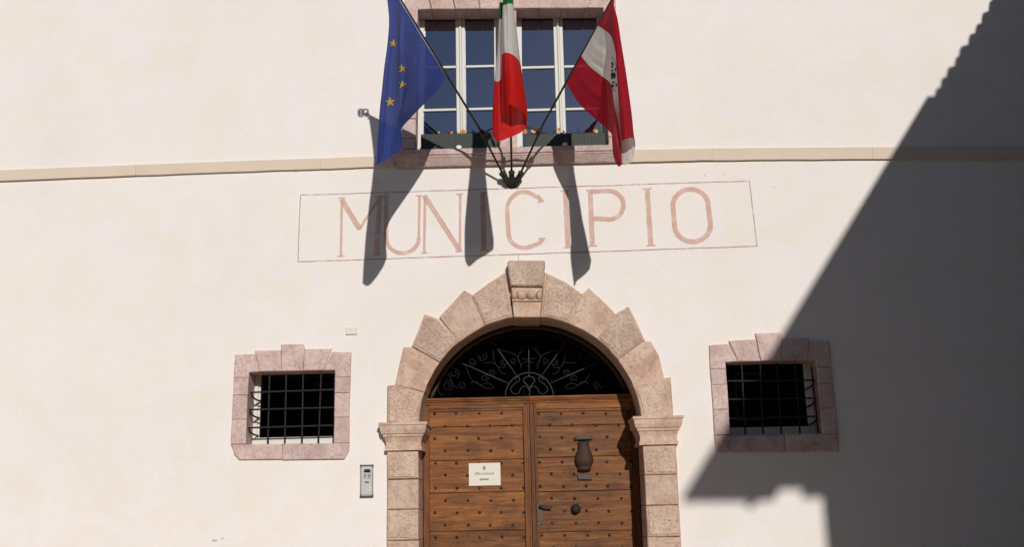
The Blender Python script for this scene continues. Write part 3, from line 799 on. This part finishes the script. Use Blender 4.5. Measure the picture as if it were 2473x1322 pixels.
# ------------------------------------------------------------------ wall fittings
pc = at(849, 800)
pl = box('wall_plate', pc.x-.055, pc.x+.055, -.014, .0, pc.z-.036, pc.z+.036, plain('pale_cover', (.74, .68, .60), .7, 0, .03), None, .004)
tag(pl, 'small pale blank cover plate on the plaster above the left barred window', 'cover plate')
def zi(x, y): return (840+x/11.02, 1100+y/11.02)
ia, ib = at(*zi(340, 262)), at(*zi(688, 1115))
ix0, ix1, iz1, iz0 = ia.x, ib.x-.002, ia.z, ib.z
inter = empty('intercom', ((ix0+ix1)/2, 0, iz0))
tag(inter, 'slim grey metal door intercom with camera and two buttons left of the portal', 'intercom')
def ii(x, y): p = at(*zi(x, y), .03); return p.x, p.z
box('housing', ix0+.003, ix1-.003, -.022, .0, iz0+.006, iz1-.006, M['alu'], inter, .003)
for x in (ix0, ix1-.012): box('side_rail', x+.001, x+.011, -.027, -.001, iz0+.02, iz1-.02, plain('grey_rail', (.36, .34, .32), .5, .3), inter, .003)
for z in (iz0, iz1-.014): box('end_cap', ix0, ix1, -.03, -.0005, z, z+.012, M['alu_dk'], inter, .003)
for cx in (ix0, ix1-.013):
    for z in (iz0, iz1-.02): box('corner', cx-.001, cx+.014, -.031, -.001, z-.001, z+.02, M['alu_dk'], inter, .003)
box('camera_module', ix0+.014, ix1-.014, -.026, -.02, ii(0, 660)[1]+.003, iz1-.018, M['alu'], inter, .0015)
box('call_module', ix0+.014, ix1-.014, -.026, -.02, iz0+.02, ii(0, 660)[1]-.001, M['alu'], inter, .0015)
prism('camera_window', [ii(*p) for p in ((418, 468), (612, 468), (585, 378), (445, 378))], -.0285, -.02, M['black'], inter, .001)
for x0, x1 in ((420, 495), (525, 608)): prism('speaker', [ii(*p) for p in ((x0, 505), (x1, 505), (x1-4, 585), (x1-20, 612), (x0+20, 612), (x0+4, 585))], -.0275, -.02, M['grey_mesh'], inter, .001)
prism('sensor_slot', [ii(*p) for p in ((450, 710), (560, 710), (560, 742), (450, 742))], -.0285, -.02, M['black'], inter, .001)
for y in (868, 942):
    x, z = ii(588, y); bm = bmesh.new(); add_lathe(bm, [(.0088, 0), (.0088, .006), (.006, .0075)], Matrix.Translation((x, -.025, z)) @ Matrix.Rotation(R(90), 4, 'X'), 12)
    bmesh.ops.recalc_face_normals(bm, faces=bm.faces); obj('button', bm, M['white'], inter, True)
# notice on the door
def zn(x, y): return (1120+x/13.2, 1090+y/13.2)
nq = [dl(*zn(*p), DT+.006) for p in ((162, 395), (1162, 382), (1178, 1100), (165, 1118))]
nm = sum((Vector(p) for p in nq), Vector())/4
notice = empty('notice', (nm.x, nm.y, min(p.z for p in nq)))
tag(notice, 'cream paper notice reading Uffici comunali on the left door leaf', 'notice')
nx0, nx1, nz0, nz1 = (nq[0].x+nq[3].x)/2, (nq[1].x+nq[2].x)/2, (nq[2].z+nq[3].z)/2, (nq[0].z+nq[1].z)/2
box('sheet', nx0, nx1, .3905, .3925, nz0, nz1, M['paper'], notice, 0)
def text_mesh(s, size, x, z, y, mat, parent, name, squash=1):
    cu = bpy.data.curves.new('txt', 'FONT'); cu.body = s; cu.size = size; cu.align_x = 'CENTER'; cu.align_y = 'CENTER'; cu.resolution_u = 3
    to = bpy.data.objects.new('txt', cu); C.objects.link(to)
    dg = bpy.context.evaluated_depsgraph_get(); me = bpy.data.meshes.new_from_object(to.evaluated_get(dg)); bpy.data.objects.remove(to)
    for vtx in me.vertices: vtx.co = Vector((x+vtx.co.x*squash, y, z+vtx.co.y))
    me.materials.clear(); return obj(name, me, mat, parent)
tp = dl(*zn(655, 725)); text_mesh('Uffici comunali', .040, tp.x, tp.z, .3898, M['ink'], notice, 'lettering', .80)
bm = bmesh.new(); add_prism(bm, [(dl(*zn(*p)).x, dl(*zn(*p)).z) for p in ((500, 908), (530, 878), (640, 886), (790, 880), (800, 938), (650, 936), (540, 952))], .3892, .3901, 0)
bmesh.ops.recalc_face_normals(bm, faces=bm.faces); obj('grey_print', bm, M['ink_lt'], notice)
bm = bmesh.new(); ec = dl(*zn(652, 550))
add_prism(bm, [(ec.x+.014*math.cos(a), ec.z+.021*math.sin(a)) for a in [2*math.pi*k/14 for k in range(14)]], .3898, .3903, 0)
for k, dz in enumerate((.010, 0, -.009)): add_prism(bm, [(ec.x-.006, ec.z+dz-.0025), (ec.x+.008, ec.z+dz-.0025), (ec.x+.008, ec.z+dz+.0025), (ec.x-.006, ec.z+dz+.0025)], .3888, .3896, 0)
bmesh.ops.recalc_face_normals(bm, faces=bm.faces); obj('emblem', bm, M['ink_lt'], notice)

# ------------------------------------------------------------------ flower boxes on the sill
def planter(px0, px1, label, flowers):
    T0 = .045
    a, b = at(px0, 340, T0), at(px1, 338, T0)
    z0 = sz1+.002; z1_ = at((px0+px1)/2, 322, T0).z
    p = empty('flower_box', ((a.x+b.x)/2, 0, z0)); tag(p, label, 'flower box', 'flower boxes on the upper window sill')
    bm = bmesh.new(); n = int((b.x-a.x)/.034); dxr = (b.x-a.x)/n
    fr = []
    for k in range(n):     # ribbed front
        x = a.x+dxr*k; fr += [(x+.004, -T0), (x+dxr*.5, -T0), (x+dxr*.5+.004, -T0+.008), (x+dxr, -T0+.008)]
    outl = [(a.x, .10)]+[(a.x, -T0+.008)]+fr+[(b.x, .10)]
    lo = [bm.verts.new((x, y+.010, z0)) for x, y in outl]; hi = [bm.verts.new((x, y, z1_)) for x, y in outl]
    for i in range(len(outl)):
        j = (i+1) % len(outl); bm.faces.new((lo[i], lo[j], hi[j], hi[i]))
    bm.faces.new(hi); bm.faces.new(lo[::-1]); bmesh.ops.recalc_face_normals(bm, faces=bm.faces)
    obj('box', bm, M['planter'], p)
    # sparse leafy tufts
    bm = bmesh.new()
    for _ in range(26):
        cx = random.uniform(a.x+.04, b.x-.04); cy = random.uniform(-.01, .07); hh = random.uniform(.0, .035)
        for _k in range(9):
            c = Vector((cx+random.gauss(0, .02), cy+random.gauss(0, .015), z1_+random.uniform(0, .01)+hh*random.random()))
            d = Vector((random.gauss(0, 1), random.gauss(0, 1), random.gauss(.3, .6))).normalized(); e = d.cross(Vector((random.random(), random.random(), .3))).normalized(); l = random.uniform(.012, .024)
            v = [bm.verts.new(q) for q in (c-d*l*.2, c+e*l*.4+d*l*.4, c+d*l, c-e*l*.4+d*l*.4)]; bm.faces.new(v)
    o = obj('foliage', bm, M['leaf'], p); o['kind'] = 'stuff'
    for px, py, col, r in flowers:
        c = at(px, py, .02); bm = bmesh.new()
        for k in range(5):
            an = 2*math.pi*k/5+.4; pc_ = c+Vector((math.cos(an)*r*.5, -.004*(k % 2), math.sin(an)*r*.5))
            vv = [bm.verts.new(pc_+Vector((r*.55*math.cos(q), random.uniform(-.006, .006), r*.55*math.sin(q)))) for q in [2*math.pi*i/8 for i in range(8)]]; bm.faces.new(vv)
        bmesh.ops.create_icosphere(bm, subdivisions=1, radius=r*.22, matrix=Matrix.Translation(c+Vector((0, -.008, 0))))
        add_tube(bm, [c+Vector((0, .006, 0)), (c.x+.004, c.y+.012, z1_-.01)], .002, 4)
        obj('flower', bm, M[col], p)
planter(1016, 1199, 'ribbed dark flower box with orange pansies left of the stone pier', [(1118, 318, 'orange', .026), (1092, 321, 'orange', .018), (1060, 320, 'yellow', .012), (1150, 321, 'orange', .012)])
planter(1269, 1461, 'ribbed dark flower box with yellow pansies right of the stone pier', [(1288, 316, 'yellow', .024), (1297, 318, 'yellow', .016), (1350, 313, 'orange', .018), (1265+3, 318, 'orange', .022), (1440, 317, 'yellow', .02), (1436, 316, 'orange', .014)])
for px, py, lb_ in ((1108, 359.5, 'small white oval disc on the sill in front of the left flower box'), (1365, 355.5, 'small white oval disc on the sill in front of the right flower box')):
    c = at(px, py, .085); bm = bmesh.new()
    add_lathe(bm, [(.024, 0), (.026, .004), (.023, .008)], Matrix.Translation((c.x, -.070, sz1+.022)) @ Matrix.Rotation(R(62), 4, 'X') @ Matrix.Diagonal((1.1, 1, 1, 1)), 16)
    bmesh.ops.recalc_face_normals(bm, faces=bm.faces); tag(obj('white_disc', bm, M['white'], None, True), lb_, 'disc')

# ------------------------------------------------------------------ flagpoles
B0 = at(1236, 437, .05)
POLES = {'eu': Vector((-.683, -1, .925)), 'it': Vector((.010, -1, .93)), 'pat': Vector((.695, -1, .925))}
rig = empty('flagpole_bracket', (B0.x, 0, B0.z-.05)); tag(rig, 'dark iron bracket fanning three flagpoles out from the wall', 'flagpole bracket')
def pole(k, t): return B0+Vector((0, .05-.05, 0))+POLES[k]*(t-.05)
bm = bmesh.new(); add_lathe(bm, [(.060, 0), (.060, .012), (.045, .02), (.04, .05)], Matrix.Translation((B0.x, 0, B0.z-.005)) @ Matrix.Rotation(R(90), 4, 'X'), 20)
bmesh.ops.recalc_face_normals(bm, faces=bm.faces); obj('wall_rosette', bm, M['bronze'], rig, True)
TIP = {'eu': 1.63, 'it': 1.64, 'pat': 1.60}
for k, u in POLES.items():
    side = {'eu': -.05, 'it': 0, 'pat': .05}[k]
    un = u.normalized(); base = B0+Vector((side, .0, 0))
    p0 = base+un*.03
    tube('flagpole', [p0, pole(k, .5)*1, pole(k, 1.0), pole(k, TIP[k])], .0105, M['bronze'], rig, 8)
    bm = bmesh.new(); q = un.to_track_quat('Z', 'Y').to_matrix().to_4x4()
    add_lathe(bm, [(.020, -.035), (.034, -.02), (.036, .02), (.028, .035), (.026, .085), (.032, .09), (.030, .105), (.013, .112)], Matrix.Translation(base) @ q, 14)
    bmesh.ops.recalc_face_normals(bm, faces=bm.faces); obj('socket', bm, M['bronze'], rig, True)
    cl = pole(k, .44); bm = bmesh.new(); add_lathe(bm, [(.012, -.035), (.024, -.03), (.026, .03), (.012, .036)], Matrix.Translation(cl) @ q, 10)
    bmesh.ops.recalc_face_normals(bm, faces=bm.faces); obj('clamp', bm, M['bronze'], rig, True)
    # open scroll finial
    tp = pole(k, TIP[k]); bm = bmesh.new()
    add_lathe(bm, [(.010, -.02), (.022, .0), (.024, .02), (.010, .045)], Matrix.Translation(tp) @ q, 10)
    for s in (-1, 1):
        cc = tp+un*.075+Vector((.022*s, 0, .012*s)); add_tube(bm, [cc+Vector((.026*math.cos(a), 0, .026*math.sin(a))) for a in [2*math.pi*i/14 for i in range(15)]], .009, 6)
    cc = tp+un*.115; add_tube(bm, [cc+Vector((.026*math.cos(a), 0, .026*math.sin(a))) for a in [2*math.pi*i/14 for i in range(15)]], .009, 6)
    bmesh.ops.recalc_face_normals(bm, faces=bm.faces); obj('finial', bm, M['bronze'], rig, True)
for a, b in (('eu', 'it'), ('it', 'pat')):
    A, Bq = pole(a, .44), pole(b, .44); md = (A+Bq)/2+Vector((0, -.05, .035))
    tube('brace', catmull([A, md, Bq], 8), .0075, M['bronze'], rig, 6)

# ------------------------------------------------------------------ flags
def grid_surface(ctrl, nh, nv):
    cols = [catmull(s, nv) for s in ctrl]                   # along each strand
    rows = []
    for i in range(len(cols[0])): rows.append(catmull([c[i] for c in cols], nh))
    return rows                                              # rows[v][h]
def flag_mesh(name, ctrl, nh, nv, mats, matfn, parent, ripple=0.0):
    g = grid_surface(ctrl, nh, nv); nr, nc = len(g), len(g[0])
    bm = bmesh.new()
    ph = random.uniform(0, 6)
    def wr(i, j):
        h = j/(nc-1); v = i/(nr-1); k = min(1, v/.25)
        return ripple*k*(math.sin(h*46+v*3.5+ph)+.8*math.sin(h*83-v*6+2*ph)+.6*math.sin(h*21+v*11+ph)+.35*math.sin(v*34+h*17))
    V = [[bm.verts.new(p+Vector((wr(i, j)*.35, wr(i, j), 0))) for j, p in enumerate(r)] for i, r in enumerate(g)]
    for i in range(nr-1):
        for j in range(nc-1):
            f = bm.faces.new((V[i][j], V[i+1][j], V[i+1][j+1], V[i][j+1])); f.material_index = matfn((i+.5)/(nr-1), (j+.5)/(nc-1)); f.smooth = True
    bmesh.ops.recalc_face_normals(bm, faces=bm.faces)
    tree = BVHTree.FromBMesh(bm)
    me = bpy.data.meshes.new(name); bm.to_mesh(me); bm.free()
    for m in mats: me.materials.append(m)
    return obj(name, me, None, parent), tree
def decal(name, tree, poly, mat, parent, off=.006):
    """printed mark: outline laid on the cloth surface"""
    bm = bmesh.new(); n = len(poly); cx = sum(p[0] for p in poly)/n; cy = sum(p[1] for p in poly)/n; rings = []
    last = None
    for k in (0.0, .34, .67, 1.0):
        ring = []
        for px, py in poly:
            qx, qy = cx+(px-cx)*k, cy+(py-cy)*k
            d = ((qx-1236.5)*cam_rt+(661-qy)*cam_up+FPX*cam_fw).normalized(); h = tree.ray_cast(CAM, d)
            if h[0] is None: bm.free(); return
            ring.append(h[0]-d*off)
        rings.append(ring)
    V = [[bm.verts.new(p) for p in r] for r in rings[1:]]; c0 = bm.verts.new(rings[0][0])
    for i in range(n):
        j = (i+1) % n; bm.faces.new((c0, V[0][i], V[0][j]))
        for a, b in zip(V, V[1:]): bm.faces.new((a[i], b[i], b[j], a[j]))
    return obj(name, bm, mat, parent)
def strand(k, t, *pts): return [pole(k, t)]+[at(*p) for p in pts]

eu = empty('flag', pole('eu', 1.2)); tag(eu, 'blue flag with gold stars hanging left of the window', 'flag', 'flags on the wall bracket')
E_ = [strand('eu', 1.62, (940, 50, 1.62), (927, 170, 1.61), (916, 285, 1.60), (908, 396, 1.58)),
      strand('eu', 1.55, (953, 60, 1.63), (944, 170, 1.64), (933, 285, 1.64), (926, 391, 1.62)),
      strand('eu', 1.47, (961, 70, 1.60), (957, 175, 1.60), (951, 285, 1.60), (947, 377, 1.58)),
      strand('eu', 1.40, (966, 78, 1.50), (966, 180, 1.49), (967, 288, 1.48), (970, 357, 1.46)),
      strand('eu', 1.32, (979, 88, 1.47), (976, 185, 1.50), (968, 285, 1.44), (966, 345, 1.42)),
      strand('eu', 1.22, (1000, 112, 1.32), (988, 195, 1.37), (960, 290, 1.40), (955, 338, 1.40)),
      strand('eu', 1.12, (1020, 140, 1.22), (1000, 210, 1.27), (968, 293, 1.33), (960, 335, 1.36)),
      strand('eu', 1.00, (1050, 172, 1.06), (1018, 228, 1.16), (970, 297, 1.26), (955, 330, 1.30)),
      strand('eu', .885, (1058, 216, .97), (1024, 252, 1.08), (974, 303, 1.20), (960, 330, 1.26))]
o, tr_eu = flag_mesh('cloth', E_, 8, 10, [M['eu_blue']], lambda v, h: 0, eu, .0042)
tube('hoist_hem', [pole('eu', t)+Vector((-.012, -.016, -.016)) for t in (.89, 1.1, 1.3, 1.61)], .0085, M['hem'], eu, 6)
def star(cx, cy, r, rot): return [(cx+(r if k % 2 == 0 else r*.40)*math.sin(rot+math.pi*k/5), cy-(r if k % 2 == 0 else r*.40)*math.cos(rot+math.pi*k/5)) for k in range(10)]
for cx, cy, r, q in ((950, 104, 11, .1), (970.5, 165, 11, -.1), (972, 204, 10.5, .05), (942, 246, 13, -.1)):
    decal('star', tr_eu, star(cx, cy, r, q), M['star'], eu)

it = empty('flag', pole('it', 1.2)); tag(it, 'green, white and red flag hanging from the middle pole', 'flag', 'flags on the wall bracket')
I_ = [strand('it', .90, (1226, 140, 1.02), (1219, 180, 1.12), (1212, 215, 1.18), (1206, 250, 1.22), (1200, 300, 1.26), (1202, 332, 1.28)),
      strand('it', 1.05, (1218, 70, 1.25), (1211, 90, 1.32), (1206, 145, 1.36), (1200, 215, 1.39), (1194, 275, 1.42), (1196, 334, 1.42)),
      strand('it', 1.20, (1208, 10, 1.42), (1205, 48, 1.48), (1201, 118, 1.50), (1194, 197, 1.52), (1190, 265, 1.53), (1190, 328, 1.53)),
      strand('it', 1.26, (1214, 5, 1.46), (1211, 45, 1.52), (1209, 115, 1.56), (1206, 195, 1.59), (1203, 265, 1.61), (1204, 341, 1.61)),
      strand('it', 1.31, (1222, -15, 1.46), (1224, 25, 1.49), (1224, 95, 1.51), (1224, 172, 1.53), (1224, 255, 1.54), (1228, 333, 1.56)),
      strand('it', 1.37, (1230, -20, 1.49), (1234, 15, 1.52), (1240, 85, 1.54), (1246, 165, 1.54), (1252, 250, 1.54), (1252, 323, 1.54)),
      strand('it', 1.43, (1235, -25, 1.55), (1240, 12, 1.58), (1249, 80, 1.60), (1258, 158, 1.60), (1273, 262, 1.60), (1272, 303, 1.56)),
      strand('it', 1.49, (1232, -30, 1.59), (1236, 8, 1.64), (1242, 72, 1.67), (1249, 141, 1.69), (1259, 212, 1.71), (1264, 270, 1.68)),
      strand('it', 1.54, (1224, -35, 1.6), (1226, 9, 1.67), (1230, 70, 1.72), (1233, 129, 1.75), (1239, 200, 1.79), (1243, 257, 1.76)),
      strand('it', 1.59, (1216, -35, 1.58), (1217, 11, 1.64), (1218, 70, 1.70), (1220, 127, 1.73), (1223, 205, 1.76), (1227, 254, 1.76)),
      strand('it', 1.62, (1215, -30, 1.56), (1214, 14, 1.61), (1212, 70, 1.64), (1211, 131, 1.66), (1211, 215, 1.67), (1215, 284, 1.66))]
flag_it, tr_it = flag_mesh('cloth', I_, 7, 8, [M['fl_green'], M['fl_white'], M['fl_red']], lambda v, h: min(2, int(v*3)), it, .0032)

pa = empty('flag', pole('pat', 1.2)); tag(pa, 'crimson and white flag with a dark emblem hanging right of the window', 'flag', 'flags on the wall bracket')
P_ = [strand('pat', .81, (1398, 249, .90), (1438, 287, 1.02), (1474, 320, 1.20), (1478, 340, 1.30), (1481, 372, 1.38), (1487, 394, 1.42)),
      strand('pat', .87, (1405, 222, .98), (1443, 258, 1.10), (1475, 284, 1.21), (1480, 330, 1.42), (1489, 372, 1.52), (1495, 403, 1.55)),
      strand('pat', .94, (1413, 193, 1.06), (1448, 225, 1.18), (1475, 245, 1.26), (1482, 320, 1.52), (1496, 368, 1.58), (1503, 396, 1.58)),
      # lower edge of the white stripe
      strand('pat', 1.005, (1424, 160, 1.13), (1451, 182, 1.24), (1475, 203, 1.29), (1484, 256, 1.48), (1498, 320, 1.52), (1502, 396, 1.54)),
      strand('pat', 1.07, (1433, 137, 1.20), (1457, 157, 1.30), (1475, 172, 1.31), (1488, 245, 1.46), (1507, 320, 1.46), (1516, 395, 1.47)),
      strand('pat', 1.14, (1444, 108, 1.27), (1463, 124, 1.36), (1477, 140, 1.34), (1491, 228, 1.46), (1516, 310, 1.44), (1529, 386, 1.42)),
      # upper edge of the white stripe
      strand('pat', 1.215, (1457, 70, 1.34), (1473, 83, 1.42), (1482, 106, 1.46), (1497, 180, 1.50), (1520, 280, 1.48), (1534, 352, 1.46)),
      strand('pat', 1.34, (1474, 32, 1.45), (1485, 62, 1.53), (1499, 120, 1.56), (1513, 190, 1.56), (1526, 280, 1.55), (1531, 337, 1.54)),
      strand('pat', 1.44, (1482, 10, 1.56), (1492, 50, 1.61), (1503, 120, 1.64), (1512, 190, 1.65), (1521, 270, 1.65), (1525, 333, 1.64)),
      strand('pat', 1.51, (1482, 5, 1.60), (1490, 50, 1.64), (1496, 120, 1.69), (1502, 190, 1.71), (1509, 270, 1.71), (1512, 336, 1.70)),
      strand('pat', 1.57, (1481, 0, 1.60), (1484, 60, 1.63), (1487, 125, 1.66), (1491, 200, 1.67), (1496, 275, 1.66), (1501, 341, 1.65))]
nst = len(P_)-1
flag_pa, tr_pa = flag_mesh('cloth', P_, 7, 8, [M['fl_crim'], M['fl_white']], lambda v, h: 1 if 3/nst <= h < 6/nst else 0, pa, .0032)
def z8(x, y): return (1340+x/4.405, y/4.405)
def blob8(pts): decal('emblem', tr_pa, [z8(*p) for p in pts], M['fl_print'], pa)
for bl in ([(597, 668), (606, 655), (622, 664), (618, 678), (628, 688), (616, 700), (622, 714), (604, 722), (597, 706), (606, 692)],
           [(634, 716), (650, 726), (656, 744), (644, 758), (638, 742)], [(597, 742), (612, 736), (624, 748), (610, 758), (598, 756)],
           [(596, 776), (612, 766), (630, 770), (646, 786), (654, 806), (640, 812), (648, 826), (628, 832), (612, 842), (596, 836)],
           [(598, 868), (616, 872), (628, 862), (640, 872), (632, 884), (612, 884)], [(640, 878), (658, 884), (664, 906), (652, 926), (640, 912), (648, 900)],
           [(599, 896), (622, 894), (634, 906), (626, 926), (610, 934), (600, 920)], [(612, 942), (630, 936), (642, 944), (626, 950)]): blob8(bl)
arc = ell(600, 722, 54, 110, -90, 55, 14)
for a, b in zip(arc, arc[1:]): blob8([a, b, (b[0]-4, b[1]+1), (a[0]-4, a[1]+4)])
arc = ell(614, 990, 54, 30, -130, -45, 8)
for a, b in zip(arc, arc[1:]): blob8([a, b, (b[0], b[1]+6), (a[0], a[1]+6)])

# ------------------------------------------------------------------ neighbouring house on the right (its eave throws the long shadow)
ZE = 7.72
def eave_pt(px, py):
    q = at(px, py); T = (ZE-q.z)/(-SZ); return Vector((q.x-SX*T, -T, ZE))
edge_px = [(2392, 0), (2232, 250), (2228, 233), (2205, 273), (1645, 1205)]
g0 = eave_pt(2240, 232); g1 = eave_pt(1648, 1200)
house = empty('house', (8, -7, 0)); tag(house, 'grey rendered house with tiled eave out of frame on the right', 'house')
XW = eave_pt(1990, 1210).x; YE = g1.y
xa = lambda y: g0.x+(g1.x-g0.x)*(y-g0.y)/(g1.y-g0.y)
wall_x = at(1992, 1290).x-SX*12.9
bm = bmesh.new(); add_box(bm, wall_x, wall_x+8, -12.9, -.1, 0, ZE-.02); obj('wall', bm, M['render_grey'], house)
# boxed eave with gutter edge, open tile ends near the town hall
bm = bmesh.new()
pl_ = [(xa(g1.y), g1.y), (xa(-13.2)+.55, g1.y-.02), (xa(-13.2)+.57, g1.y-.14), (xa(-13.2)+.63, g1.y-.14), (xa(-13.2)+.65, g1.y-.02), (xa(-13.2)+.80, g1.y), (xa(-13.2)+.81, g1.y+.22), (wall_x-.02, g1.y+.22), (wall_x-.02, g1.y+.03), (wall_x+8.6, g1.y), (wall_x+8.6, -.9), (xa(-.9)+.12, -.9), (xa(g0.y)+.11, g0.y+.001), (xa(g0.y), g0.y)]
lo = [bm.verts.new((x, y, ZE-.06)) for x, y in pl_]; hi = [bm.verts.new((x, y, ZE)) for x, y in pl_]
for i in range(len(pl_)): j = (i+1) % len(pl_); bm.faces.new((lo[i], lo[j], hi[j], hi[i]))
bm.faces.new(hi); bm.faces.new(lo[::-1]); bmesh.ops.recalc_face_normals(bm, faces=bm.faces); obj('eave', bm, M['timber'], house)
bm = bmesh.new()
vv = [bm.verts.new(p) for p in ((xa(g1.y)+.15, g1.y+.15, ZE+.01), (wall_x+8.6, g1.y+.15, ZE+.01), (wall_x+8.6, -.9, ZE+.01), (xa(-.9)+.3, -.9, ZE+.01), (wall_x+4, -9, ZE+2.1), (wall_x+4, -5, ZE+2.1))]
for f in ((0, 1, 4), (1, 2, 5, 4), (2, 3, 5), (3, 0, 4, 5), (3, 2, 1, 0)): bm.faces.new([vv[i] for i in f])
bmesh.ops.recalc_face_normals(bm, faces=bm.faces); obj('roof', bm, M['tile'], house)
y = g0.y+.05
me = None
while y < -.9:      # barrel tile ends
    if me is None:
        bm = bmesh.new(); n = 8
        r0 = [bm.verts.new((0, .11*math.cos(math.pi*k/n), .055*math.sin(math.pi*k/n))) for k in range(n+1)]
        r1 = [bm.verts.new((.5, .09*math.cos(math.pi*k/n), .16+.06*math.sin(math.pi*k/n))) for k in range(n+1)]
        for k in range(n): bm.faces.new((r0[k], r0[k+1], r1[k+1], r1[k]))
        bm.faces.new(r0[::-1]+[]); me = bpy.data.meshes.new('tile'); bm.to_mesh(me); bm.free(); me.materials.append(M['tile'])
    o = obj('tile', me, None, house); q = Vector((xa(y)+.075+random.uniform(-.018, .018), y, ZE-.012)); o.location = q
    y += random.uniform(.24, .30)
for (y0, y1, z0, z1_) in ((-4.6, -3.6, 1.2, 2.9), (-8, -7, 1.2, 2.9), (-11.4, -10.4, 1.2, 2.9), (-4.6, -3.6, 4.4, 5.9), (-8, -7, 4.4, 5.9), (-11.4, -10.4, 4.4, 5.9)):
    wn = box('window', wall_x-.03, wall_x+.02, y0, y1, z0, z1_, M['timber'], house, .01); box('pane', wall_x-.038, wall_x-.03, y0+.1, y1-.1, z0+.1, z1_-.1, M['glass_dark'], wn, 0)

# house across the square, behind the camera: what the lower panes mirror
opp = empty('house', (0, -27, 0)); tag(opp, 'low house across the square behind the viewer', 'house')
bm = bmesh.new(); add_box(bm, -17, 14, -34, -25, 0, 7.2); obj('wall', bm, M['render_grey'], opp)
bm = bmesh.new(); vv = [bm.verts.new(p) for p in ((-17.6, -24.4, 7.15), (14.6, -24.4, 7.15), (14.6, -34.6, 7.15), (-17.6, -34.6, 7.15), (-14, -29.5, 9.6), (11, -29.5, 9.6))]
for f in ((0, 1, 5, 4), (1, 2, 5), (2, 3, 4, 5), (3, 0, 4), (3, 2, 1, 0)): bm.faces.new([vv[i] for i in f])
bmesh.ops.recalc_face_normals(bm, faces=bm.faces); obj('roof', bm, M['tile'], opp)
for x in (-14, -10.5, -7, -3.5, 0, 3.5, 7, 10.5):
    for z in (1.2, 4.3): wn = box('window', x, x+1.1, -25.02, -24.96, z, z+1.6, M['frame_white'], opp, .01); box('pane', x+.1, x+1.0, -24.96, -24.95, z+.1, z+1.5, M['glass_dark'], wn, 0)
